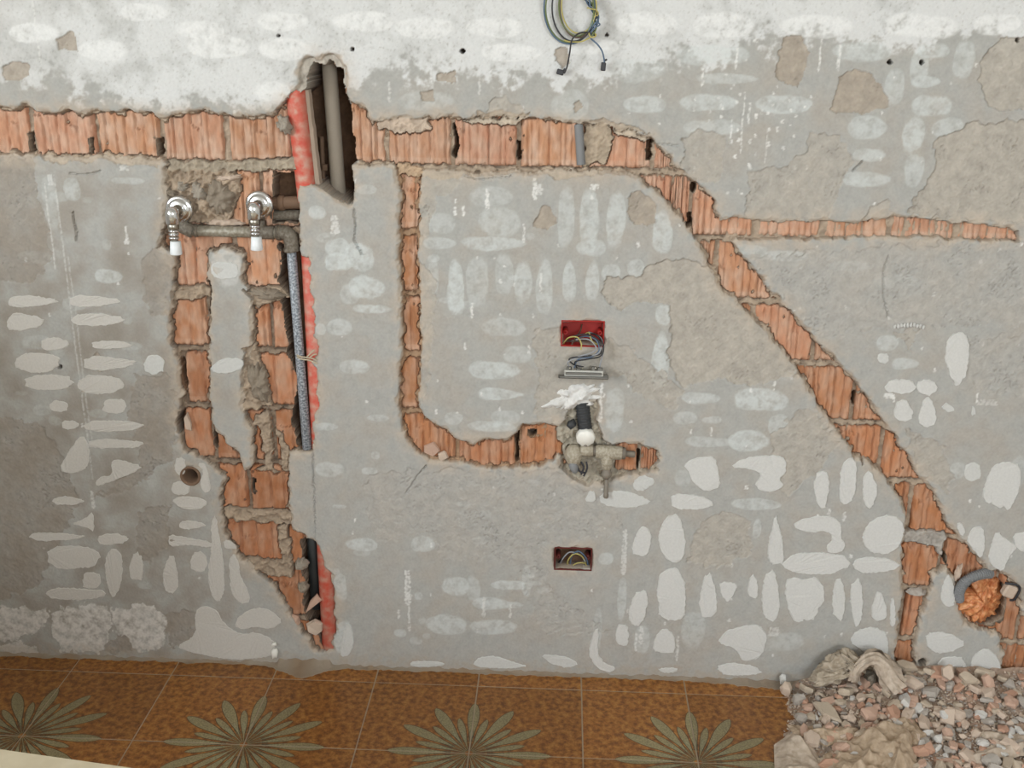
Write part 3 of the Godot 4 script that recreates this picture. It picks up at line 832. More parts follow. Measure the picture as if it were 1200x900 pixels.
	lumps([700, 146, 716, 148, 718, 170, 708, 192, 684, 194, 683, 150], -0.011, 0.004, lin(176, 160, 140))
	lumps([440, 141, 500, 139, 504, 152, 470, 158, 444, 152], -0.010, 0.004, lin(190, 172, 154))
	lumps([540, 140, 620, 138, 606, 146, 560, 147], -0.006, 0.004, lin(188, 174, 156))
	lumps([716, 148, 748, 158, 762, 165, 740, 163, 722, 156], -0.006, 0.004, lin(188, 174, 156))
	lumps([462, 193, 494, 196, 490, 206, 466, 206], -0.012, 0.004, lin(190, 164, 136))
	lumps([1060, 622, 1106, 626, 1110, 636, 1100, 642, 1060, 636], -0.010, 0.004, lin(168, 162, 154))
	lumps([1098, 636, 1108, 636, 1106, 652, 1100, 650], -0.010, 0.004, lin(168, 162, 154))
	# --- cracks
	for l in [[[82, 202], [95, 204], [108, 203], [118, 200]], [[86, 248], [88, 262], [91, 274], [90, 282]], [[367, 530], [368, 570], [370, 632]], [[415, 243], [417, 262], [416, 282], [425, 298]], [[1042, 300], [1036, 320], [1037, 350], [1042, 372]], [[500, 545], [488, 560], [476, 578]], [[540, 203], [560, 210], [600, 206]], [[1000, 200], [1012, 188]], [[768, 168], [796, 170]]]:
		for k in l.size() - 1:
			for s in 40:
				var q: Vector2 = Vector2(l[k][0], l[k][1]).lerp(Vector2(l[k + 1][0], l[k + 1][1]), s / 40.0)
				var p := W(q.x, q.y)
				var i := int((p.x - X0) / ST + nz.get_noise_1d(s * 9.0 + k * 77.0) * 1.6)
				var j := int((p.y - Y0) / ST)
				if i > 0 and j > 0 and i < GW and j < GH and chase[j * GW + i] == 0.0:
					hh[j * GW + i] = minf(hh[j * GW + i], -0.005)
	# --- broken edges of the plaster, and brick dust round the chases
	var near := blurred(chase, 4)
	var wide := blurred(chase, 15)
	var edge_c := lin(186, 174, 158)
	var dust_c := lin(194, 178, 160)
	for j in GH:
		for i in GW:
			var n := j * GW + i
			var y := Y0 + j * ST
			if chase[n] > 0.0:
				if deep[n] > 0.0 or cover[n] > 0.0 or hh[n] > -0.02: continue
				var bedline := absf(fposmod(1.2721 - y + 0.0714, 0.1428) - 0.0714)
				if bedline < 0.0062 + n2[n] * 0.007 + n1[n] * 0.003:
					hh[n] = -0.0165 + n2[n] * 0.004 + n3[n] * 0.0012
					cover[n] = 1.0
				elif near[n] < 0.72 + n2[n] * 0.4:
					hh[n] = -0.0145 + n2[n] * 0.005
					cover[n] = 1.0
				continue
			if near[n] > 0.0:
				var b := near[n] + n2[n] * 0.35 - 0.16
				if b > 0.0:
					hh[n] -= minf(b * 0.016, 0.006)
					paint(n, edge_c, clampf(b * 3.5, 0.0, 0.85))
			if wide[n] > 0.0: paint(n, dust_c, clampf(wide[n] * (0.7 + n1[n] * 1.2 + n2[n] * 1.2), 0.0, 0.5))
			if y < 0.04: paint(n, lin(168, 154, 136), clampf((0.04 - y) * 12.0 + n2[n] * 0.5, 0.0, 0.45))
	var P := PackedVector3Array()
	var C := PackedColorArray()
	P.resize(GW * GH)
	C.resize(GW * GH)
	for j in GH:
		for i in GW:
			var n := j * GW + i
			P[n] = Vector3(X0 + i * ST, Y0 + j * ST, hh[n])
			C[n] = Color(clampf(cr[n], 0, 1), clampf(cg[n], 0, 1), clampf(cb[n], 0, 1))
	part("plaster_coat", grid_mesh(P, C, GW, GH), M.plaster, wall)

# ---- hollow clay bricks: ribbed faces behind the plaster, each one its own piece
func brick_mesh(x0: float, x1: float, y0: float, y1: float, face: float, c: Color, pale: Color, r: RandomNumberGenerator) -> ArrayMesh:
	var nx := 72
	var ny := 48
	var coarse := (x1 < -0.5 and y1 < 1.2) or (x1 < -0.2 and y1 < 1.25 and y0 > 0.62 and x0 > -0.5)                 # the bricks low on the left show a few broad flutes
	var ribs := [0.0]
	while ribs[ribs.size() - 1] < 0.93: ribs.append(ribs[ribs.size() - 1] + (r.randf_range(0.16, 0.4) if coarse else r.randf_range(0.07, 0.2)))
	ribs[ribs.size() - 1] = 1.0
	var off := []
	var tilt := []
	var broke := []
	for k in ribs.size():
		off.append(r.randf_range(-0.003, 0.002))
		tilt.append(r.randf_range(-0.007, 0.005))
		broke.append(r.randf_range(0.75, 1.3) if r.randf() < 0.55 else 2.0)
	var P := PackedVector3Array()
	var C := PackedColorArray()
	var sd := r.randf() * 100.0
	var gone := PackedByteArray()
	gone.resize(nx * ny)
	for j in ny:
		for i in nx:
			var u := clampf((i - 1) / float(nx - 3), 0.0, 1.0)
			var v := clampf((j - 1) / float(ny - 3), 0.0, 1.0)
			var x := lerpf(x0, x1, u)
			var y := lerpf(y0, y1, v)
			var k := 0
			while k < ribs.size() - 2 and u > ribs[k + 1]: k += 1
			var f: float = (u - ribs[k]) / (ribs[k + 1] - ribs[k])
			var w: float = (ribs[k + 1] - ribs[k]) * (x1 - x0)
			var z: float = face + off[k] + tilt[k] * (f - 0.5)
			var q := nz.get_noise_2d(x * 900.0, y * 260.0 + sd)
			var groove := 1.0 - smoothstep(0.0, 0.004, minf(f, 1.0 - f) * w + q * 0.0016)
			z -= groove * 0.0042
			z += q * 0.0014 + nz.get_noise_2d(x * 260.0 + sd, y * 170.0) * 0.0016
			if v > broke[k] - 0.25 + q * 0.12: z -= 0.005
			var ex := minf(u, 1.0 - u) * (x1 - x0)
			var ey := minf(v, 1.0 - v) * (y1 - y0)
			z -= (1.0 - smoothstep(0.0, 0.006, minf(ex, ey) + q * 0.005)) * 0.006
			if i == 0 or j == 0 or i == nx - 1 or j == ny - 1: z = -0.05
			var pit := sample(deep, x, y)
			if pit > 0.03:
				for q2 in [0, -1, -nx, -nx - 1]: gone[maxi(j * nx + i + q2, 0)] = 1
			elif sample(cover, x, y) > 0.5: z = minf(z, -0.045)
			P.append(Vector3(x, y, z))
			var d := clampf(0.32 + nz.get_noise_2d(x * 220.0 + 40.0, y * 120.0 - sd) * 0.9 + (0.25 if v < 0.12 else 0.0), 0.0, 0.9)
			var cc := c.lerp(pale, d) * (1.0 + q * 0.16)
			cc.a = 1.0
			C.append(cc)
	return grid_mesh(P, C, nx, ny, gone)

func bricks() -> void:
	var course := 0.1428
	var pitch := 0.1445
	var top := 1.2721
	# where the head joints fall (share of a brick) in each course, by stretches of the wall
	var left := {-1: 0.38, 0: 0.9, 1: 0.38, 2: 0.88, 3: 0.4, 4: 0.9, 5: 0.32, 6: 0.84, 7: 0.36, 8: 0.85, 9: 0.36}
	var mid := {-1: 0.9, 0: 0.35, 1: 0.97, 2: 0.4, 3: 0.9, 4: 0.4, 5: 0.38, 6: 0.9, 7: 0.4, 8: 0.9, 9: 0.4}
	var right := {-1: 0.9, 0: 0.35, 1: 0.97, 2: 0.42, 3: 0.04, 4: 0.76, 5: 0.3, 6: 0.9, 7: 0.51, 8: 0.0, 9: 0.5}
	var r := RandomNumberGenerator.new()
	r.seed = 77
	for j in range(-1, 10):
		for zone in 3:
			var ph: float = [left, mid, right][zone][j]
			var zlo: float = [-1.55, -0.50, 0.24][zone]
			var zhi: float = [-0.50, 0.24, 1.3][zone]
			var k0 := int(floor(zlo / pitch - ph)) - 1
			for k in range(k0, k0 + 24):
				var x0 := (k + ph) * pitch + r.randf_range(0.003, 0.006)
				var x1 := (k + 1 + ph) * pitch - r.randf_range(0.003, 0.006)
				x0 = maxf(x0, zlo)
				x1 = minf(x1, zhi)
				if x1 - x0 < 0.02: continue
				var y1 := top - (j - 1) * course - course - 0.006 + course - 0.0
				var y0 := y1 - course + 0.013
				var hit := 0
				for a in 14:
					for b in 14:
						var x := lerpf(x0, x1, (a + 0.5) / 14.0)
						var y := lerpf(y0, y1, (b + 0.5) / 14.0)
						if sample(chase, x, y) > 0.5 and sample(deep, x, y) < 0.03: hit += 1
				if hit < 3: continue
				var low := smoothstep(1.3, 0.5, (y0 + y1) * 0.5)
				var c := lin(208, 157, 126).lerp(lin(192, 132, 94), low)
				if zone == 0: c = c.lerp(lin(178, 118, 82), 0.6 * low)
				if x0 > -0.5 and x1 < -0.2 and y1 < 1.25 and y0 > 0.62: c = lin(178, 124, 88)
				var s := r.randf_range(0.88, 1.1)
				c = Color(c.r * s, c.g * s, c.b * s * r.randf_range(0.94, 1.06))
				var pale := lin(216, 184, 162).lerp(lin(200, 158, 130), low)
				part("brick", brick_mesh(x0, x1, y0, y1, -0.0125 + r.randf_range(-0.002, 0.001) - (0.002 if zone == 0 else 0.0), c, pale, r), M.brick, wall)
	# bricks at the back of the tall pit, seen past the pipes
	for k in 3:
		var y1 := 1.44 - k * 0.15
		for a in 2:
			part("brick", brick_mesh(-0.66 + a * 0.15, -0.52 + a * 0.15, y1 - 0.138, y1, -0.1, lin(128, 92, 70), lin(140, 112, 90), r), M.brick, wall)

# ---- crisp dabs of old adhesive and filler standing proud of the skim coat
func oval(cx: float, cy: float, w: float, h: float, taper := 0.0, seed_ := 0.0) -> Array:
	var out := []
	for k in 18:
		var a := TAU * k / 18.0
		var x := cos(a)
		var y := sin(a)
		x = signf(x) * pow(absf(x), 0.85)
		y = signf(y) * pow(absf(y), 0.85)
		var j := 1.0 + 0.2 * nz.get_noise_2d(k * 7.0 + cx * 3.0, cy * 7.0 + seed_)
		if w > h: y *= 1.0 - absf(taper) * (0.5 + 0.5 * x * signf(taper))
		else: x *= 1.0 - absf(taper) * (0.5 - 0.5 * y * signf(taper))
		out.append_array([cx + x * w * 0.5 * j, cy + y * h * 0.5 * j])
	return out

func dab(list: Array, material: Material, thick := 0.0024) -> void:
	var p := pts(list)
	var soft := PackedVector2Array()                     # corners rounded once
	if p.size() < 16:
		for k in p.size():
			var a := p[k]
			var b := p[(k + 1) % p.size()]
			soft.append(a.lerp(b, 0.22))
			soft.append(a.lerp(b, 0.5) + Vector2(rng.randf_range(-0.001, 0.001), rng.randf_range(-0.001, 0.001)))
			soft.append(a.lerp(b, 0.78))
	else:
		soft = p
	var fine := PackedVector2Array()                     # nicked all round
	for k in soft.size():
		var a := soft[k]
		var b := soft[(k + 1) % soft.size()]
		var m := maxi(1, int(a.distance_to(b) / 0.0045))
		for q in m:
			var e := a.lerp(b, q / float(m))
			fine.append(e + Vector2(nz.get_noise_2d(e.x * 900.0, e.y * 900.0), nz.get_noise_2d(e.x * 900.0 + 50.0, e.y * 900.0)) * 0.0026)
	if Geometry2D.triangulate_polygon(fine).size(): soft = fine
	if Geometry2D.is_polygon_clockwise(soft): soft.reverse()
	var n := soft.size()
	var inner := PackedVector2Array()
	for k in n:
		var t := (soft[(k + 1) % n] - soft[(k + n - 1) % n]).normalized()
		inner.append(soft[k] + Vector2(-t.y, t.x) * 0.0013)
	var st := begin(false)
	var top := []
	for k in n:
		top.append(Vector3(inner[k].x, inner[k].y, maxf(thick + sample(hh, inner[k].x, inner[k].y) * 0.5, 0.0008) + rng.randf_range(-0.0006, 0.0006)))
	for k in n:
		var m := (k + 1) % n
		var a := Vector3(soft[k].x, soft[k].y, 0.0003)
		var b := Vector3(soft[m].x, soft[m].y, 0.0003)
		quad(st, a, top[k], top[m], b)
		quad(st, a - Vector3(0, 0, 0.004), a, b, b - Vector3(0, 0, 0.004))
	var idx := Geometry2D.triangulate_polygon(inner)
	for k in range(0, idx.size(), 3):
		var a: Vector3 = top[idx[k]]
		var b: Vector3 = top[idx[k + 1]]
		var c: Vector3 = top[idx[k + 2]]
		if (b - a).cross(c - a).z > 0.0: tri(st, a, c, b)
		else: tri(st, a, b, c)
	part("filler_dab", finish(st), material, wall)

func dabs() -> void:
	for l in [[929, 613, 950, 605, 975, 604, 987, 615, 985, 630, 992, 638, 985, 648, 970, 648, 968, 640, 976, 632, 970, 622, 948, 624, 933, 620], [843, 681, 866, 684, 858, 700, 852, 706, 845, 698], [881, 670, 888, 680, 888, 703, 874, 697],
			[920, 680, 930, 676, 942, 680, 957, 675, 967, 690, 965, 708, 950, 718, 938, 730, 928, 726, 920, 700], [840, 753, 848, 740, 870, 733, 890, 732, 900, 745, 893, 770, 870, 776, 862, 760], [838, 782, 855, 776, 885, 780, 895, 790, 850, 792],
			[1009, 634, 1016, 614, 1028, 606, 1042, 603, 1058, 610, 1060, 624, 1054, 640, 1040, 650, 1020, 648],
			[995, 752, 1003, 738, 1025, 734, 1040, 742, 1041, 768, 1030, 775, 1018, 770, 1010, 762], [1084, 742, 1110, 740, 1134, 754, 1115, 764, 1098, 766, 1086, 758], [1103, 690, 1110, 672, 1117, 680, 1120, 708, 1110, 712, 1103, 706], [1140, 768, 1155, 758, 1170, 770, 1174, 785, 1163, 798, 1145, 801, 1134, 793, 1138, 780],
			[1098, 772, 1125, 768, 1134, 780, 1130, 795, 1100, 797], [1132, 632, 1140, 618, 1152, 616, 1155, 640, 1150, 655, 1141, 646], [1157, 655, 1162, 636, 1168, 622, 1180, 632, 1194, 640, 1182, 652, 1175, 671, 1164, 664], [1186, 626, 1204, 622, 1208, 650, 1191, 644], [1120, 614, 1126, 612, 1132, 622, 1127, 630],
			[855, 548, 870, 537, 905, 532, 922, 538, 921, 555, 912, 561, 920, 569, 905, 577, 889, 575, 884, 566, 893, 556, 877, 549], [800, 545, 815, 536, 838, 534, 842, 552, 845, 570, 827, 577, 812, 566, 806, 552],
			[785, 578, 820, 580, 839, 590, 825, 597, 788, 597], [985, 545, 998, 534, 1005, 544, 1001, 585, 990, 593, 983, 586], [1010, 562, 1019, 548, 1030, 573, 1021, 598, 1012, 592], [1150, 580, 1162, 546, 1180, 540, 1196, 545, 1196, 572, 1182, 601, 1170, 586, 1156, 591],
			[738, 648, 748, 620, 755, 615, 764, 625, 762, 644, 755, 653], [770, 628, 780, 605, 796, 601, 804, 630, 802, 654, 790, 661, 776, 651], [735, 725, 742, 696, 757, 690, 760, 704, 756, 724, 746, 736],
			[764, 763, 768, 745, 778, 735, 790, 742, 792, 764, 780, 766], [688, 765, 697, 737, 702, 737, 700, 765, 709, 778, 723, 782, 715, 788, 700, 784]]:
		dab(l, M.dab_white)
	for s in [[909, 634, 26, 56, 0.75], [957, 660, 76, 26, 0.0], [1027, 662, 54, 22, 0.4], [830, 698, 26, 52, 0.5], [903, 698, 23, 60, 0.2], [983, 702, 17, 48, 0.2], [1004, 706, 17, 56, -0.3], [1030, 710, 23, 34, 0.6], [1046, 718, 8, 36, 0.3],
			[963, 574, 20, 44, -0.3], [1122, 421, 37, 62, -0.5], [1055, 453, 36, 17, 0.0], [1086, 454, 24, 18, 0.0], [1058, 481, 26, 26, 0.4], [1087, 483, 26, 36, 0.6], [787, 696, 36, 64, 0.1], [729, 744, 16, 26, 0.0], [1170, 576, 20, 40, 0.0], [948, 715, 20, 24, 0.0]]:
		dab(oval(s[0], s[1], s[2], s[3], s[4]), M.dab_white)
	for l in [[553, 781, 560, 770, 580, 768, 605, 777, 620, 780, 600, 784], [632, 767, 660, 768, 680, 778, 665, 783, 645, 778], [770, 783, 795, 782, 792, 788, 775, 788], [702, 579, 725, 574, 750, 580, 765, 589, 740, 596, 705, 592], [741, 565, 752, 556, 770, 562, 756, 575, 743, 575], [685, 588, 690, 575, 697, 575, 698, 588],
			[398, 760, 404, 734, 410, 730, 415, 750, 410, 768, 400, 770], [247, 307, 278, 307, 280, 325, 262, 328, 248, 324], [246, 430, 262, 419, 284, 420, 286, 430, 270, 438, 250, 437], [1102, 478, 1110, 471, 1120, 480, 1112, 484], [1138, 488, 1140, 473, 1144, 484]]:
		dab(l, M.dab_grey, 0.0013)
	for s in [[1140, 553, 20, 22, 0.0], [181, 427, 24, 22, 0.0], [1035, 420, 14, 12, 0.0], [500, 778, 40, 8, 0.3]]:
		dab(oval(s[0], s[1], s[2], s[3], s[4]), M.dab_grey, 0.0012)
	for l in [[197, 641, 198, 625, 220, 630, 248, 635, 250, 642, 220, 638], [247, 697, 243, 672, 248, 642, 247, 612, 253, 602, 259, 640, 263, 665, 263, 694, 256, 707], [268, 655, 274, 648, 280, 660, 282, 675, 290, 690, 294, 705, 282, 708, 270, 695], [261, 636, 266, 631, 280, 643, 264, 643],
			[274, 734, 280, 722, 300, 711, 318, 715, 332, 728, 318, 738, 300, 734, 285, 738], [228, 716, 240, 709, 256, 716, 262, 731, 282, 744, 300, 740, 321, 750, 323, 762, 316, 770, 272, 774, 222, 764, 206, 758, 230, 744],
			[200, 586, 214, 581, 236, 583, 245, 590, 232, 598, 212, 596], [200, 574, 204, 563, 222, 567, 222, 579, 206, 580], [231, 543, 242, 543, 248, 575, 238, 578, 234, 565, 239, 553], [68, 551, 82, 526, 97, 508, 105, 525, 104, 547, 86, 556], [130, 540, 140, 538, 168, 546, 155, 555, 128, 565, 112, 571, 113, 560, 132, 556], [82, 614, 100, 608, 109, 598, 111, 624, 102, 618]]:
		dab(l, M.dab_shaded, 0.0013)
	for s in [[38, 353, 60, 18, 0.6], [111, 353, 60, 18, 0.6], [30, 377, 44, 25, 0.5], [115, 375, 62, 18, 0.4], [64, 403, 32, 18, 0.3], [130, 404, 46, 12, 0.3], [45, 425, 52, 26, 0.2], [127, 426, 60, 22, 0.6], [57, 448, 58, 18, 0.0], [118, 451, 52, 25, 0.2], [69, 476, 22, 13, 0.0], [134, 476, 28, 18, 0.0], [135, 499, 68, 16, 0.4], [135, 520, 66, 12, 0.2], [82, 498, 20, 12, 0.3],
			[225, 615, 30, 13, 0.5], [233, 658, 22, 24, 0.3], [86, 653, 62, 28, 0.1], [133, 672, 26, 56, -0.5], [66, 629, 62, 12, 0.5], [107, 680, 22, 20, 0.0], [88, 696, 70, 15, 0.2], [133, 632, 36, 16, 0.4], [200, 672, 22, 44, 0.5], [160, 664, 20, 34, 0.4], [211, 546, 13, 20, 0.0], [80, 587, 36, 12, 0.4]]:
		dab(oval(s[0], s[1], s[2], s[3], s[4]), M.dab_shaded, 0.0012)

# ------------------------------------------------------------------ floor
func tile_texture(seed_: int) -> ImageTexture:
	var S := 640
	var a := noise_image(seed_, 0.02, 5, S).get_data()
	var b := noise_image(seed_ + 1, 0.07, 3, S).get_data()
	var out := PackedByteArray()
	out.resize(S * S * 3)
	var dark := Vector3(106, 64, 28)
	var mid := Vector3(146, 93, 40)
	var light := Vector3(172, 122, 60)
	var olive := Vector3(142, 138, 106)
	var line := Vector3(66, 50, 28)
	for j in S:
		var y := (j + 0.5) / S
		for i in S:
			var x := (i + 0.5) / S
			var n := j * S + i
			var t := clampf((a[n] / 255.0 - 0.5) * 1.25 + 0.52 + (b[n] / 255.0 - 0.5) * 0.5, 0.0, 1.0)
			var c := dark.lerp(mid, t * 2.0) if t < 0.5 else mid.lerp(light, t * 2.0 - 1.0)
			var r := sqrt(x * x + y * y)
			if r < 0.75 and r > 0.035:
				var th := atan2(y, x)
				var tone := 0.88 + 0.35 * (b[n] / 255.0 - 0.2)
				for layer in 3:                           # short petals below, long ones on top
					var step: float = [PI / 12.0, PI / 6.0, PI / 6.0][layer]
					var shift: float = [0.0, PI / 12.0, 0.0][layer]
					var L: float = [0.33, 0.5, 0.72][layer]
					var r0: float = [0.05, 0.1, 0.16][layer]
					var wide: float = [0.018, 0.032, 0.052][layer]
					var d := absf(fposmod(th - shift + step * 0.5, step) - step * 0.5) * r
					var hw := 0.0
					if r < L and r > r0:
						var q := (r - r0) / (L - r0)
						hw = wide * pow(sin(PI * pow(q, 1.7)), 0.6)
						hw = maxf(hw, 0.006)
					elif r <= r0:
						hw = 0.0035
					if hw > 0.0 and d < hw + 0.005:
						if d > hw - 0.001: c = c.lerp(line, 0.85 if r > 0.16 else 0.45)
						else: c = c.lerp(olive * tone, 0.85 if r > 0.16 else 0.6)
			out[n * 3] = int(clampf(c.x, 0, 255))
			out[n * 3 + 1] = int(clampf(c.y, 0, 255))
			out[n * 3 + 2] = int(clampf(c.z, 0, 255))
	return ImageTexture.create_from_image(Image.create_from_data(S, S, false, Image.FORMAT_RGB8, out))

func floor_tiles() -> void:
	var fl := thing("floor", "brown mottled ceramic tile floor with olive flower pattern", "floor", Vector3.ZERO, "", "structure")
	part("screed", boxm(Vector3(-0.4, -0.11, 2.3), Vector3(6.0, 0.18, 4.6)), M.grout, fl)
	part("grout", boxm(Vector3(-0.4, -0.011, 2.3), Vector3(6.0, 0.019, 4.6), Basis.IDENTITY, 0.0002), M.grout, fl)
	var mats := []
	for s in [31, 41]:
		var tex := tile_texture(s)
		for shade in [1.0, 0.93]:
			var m := mat(Color(shade, shade, shade), 0.36)
			m.albedo_texture = tex
			m.roughness = 0.42
			mats.append(m)
	var t := 0.2598
	var r := RandomNumberGenerator.new()
	r.seed = 9
	for row in range(-1, 6):
		for k in range(-8, 8):
			var x0 := 0.0812 + k * t + 0.0015
			var x1 := x0 + t - 0.003
			var z0 := maxf(0.0634 + row * t + 0.0018, 0.001)
			var z1 := 0.0634 + (row + 1) * t - 0.0018
			var flip_x := posmod(k, 2) == 0               # the flower sits where four tiles meet
			var flip_z := posmod(row, 2) == 0
			var st := begin(false)
			var e := 0.0009
			var y := r.randf_range(-0.0003, 0.0003)
			var cs := [Vector2(x0, z1), Vector2(x0, z0), Vector2(x1, z0), Vector2(x1, z1)]
			var mid := Vector2((x0 + x1) * 0.5, (z0 + z1) * 0.5)
			var put := func(p: Vector2, inset: float, h: float) -> void:
				var q := p + Vector2(signf(mid.x - p.x), signf(mid.y - p.y)) * inset
				var u: float = (q.x - (0.0812 + k * t)) / t
				var v: float = (q.y - (0.0634 + row * t)) / t
				st.set_uv(Vector2(1.0 - u if flip_x else u, 1.0 - v if flip_z else v))
				st.add_vertex(Vector3(q.x, h, q.y))
			for q in [[0, 1, 2], [0, 2, 3]]:
				for n in q: put.call(cs[n], e, y)
			for n in 4:
				var a: Vector2 = cs[n]
				var b: Vector2 = cs[(n + 1) % 4]
				for lev in [[0.0, y - e, e, y], [0.0, -0.009, 0.0, y - e]]:
					put.call(a, lev[0], lev[1])
					put.call(a, lev[2], lev[3])
					put.call(b, lev[2], lev[3])
					put.call(a, lev[0], lev[1])
					put.call(b, lev[2], lev[3])
					put.call(b, lev[0], lev[1])
			part("floor_tile", finish(st), mats[r.randi() % 4], fl)

# ------------------------------------------------------------------ pipes and taps
func tap(label: String, px: float, py: float) -> void:
	var at := W(px, py, 0.004)
	var t := thing("angle_valve", label, "tap", at)
	part("escutcheon", lathem(at + Vector3(0, 0, -0.03), Vector3.BACK, [[0.0, 0.0], [0.016, 0.0], [0.016, 0.018], [0.0305, 0.02], [0.0318, 0.024], [0.030, 0.030], [0.0265, 0.033], [0.0245, 0.0325], [0.0225, 0.036], [0.017, 0.0385], [0.0, 0.0385]], 40), M.chrome, t, at)
	part("nozzle", lathem(at + Vector3(0, 0, 0.006), Vector3.BACK, [[0.0125, 0.0], [0.0125, 0.022], [0.0105, 0.026], [0.0105, 0.038], [0.0, 0.038]], 24), M.chrome_dull, t, at)
	var c := at + Vector3(0, 0, 0.044)
	var up := Vector3(0.02, 1, 0)
	part("body", lathem(c + Vector3(0, -0.024, 0), up, [[0.0, 0.0], [0.0135, 0.0], [0.0148, 0.002], [0.0148, 0.022], [0.0135, 0.030], [0.009, 0.036], [0.0, 0.038]], 32), M.chrome, t, at)
	part("packing_nut", lathem(c + Vector3(0, -0.036, 0), up, [[0.0, 0.0], [0.0116, 0.0], [0.0128, 0.002], [0.0128, 0.0105], [0.0116, 0.0125], [0.0, 0.0125]], 6), M.chrome_dull, t, at)
	for k in 3:
		part("ring", lathem(c + Vector3(-0.0002 * k, -0.042 - k * 0.0078, 0), up, [[0.0, 0.0], [0.009, 0.0], [0.0112, 0.0012], [0.0112, 0.0042], [0.009, 0.0056], [0.0, 0.0056]], 24), M.chrome, t, at)
	part("stem", rodm(c + Vector3(0, -0.063, 0), c + Vector3(0, -0.033, 0), 0.0078), M.chrome_dull, t, at)
	part("plug_cap", lathem(c + Vector3(0.001, -0.092, 0), Vector3(0.03, 1, 0), [[0.0, 0.0], [0.0124, 0.0], [0.0134, 0.0015], [0.0114, 0.029], [0.0, 0.030]], 24), M.cap_white, t, at)

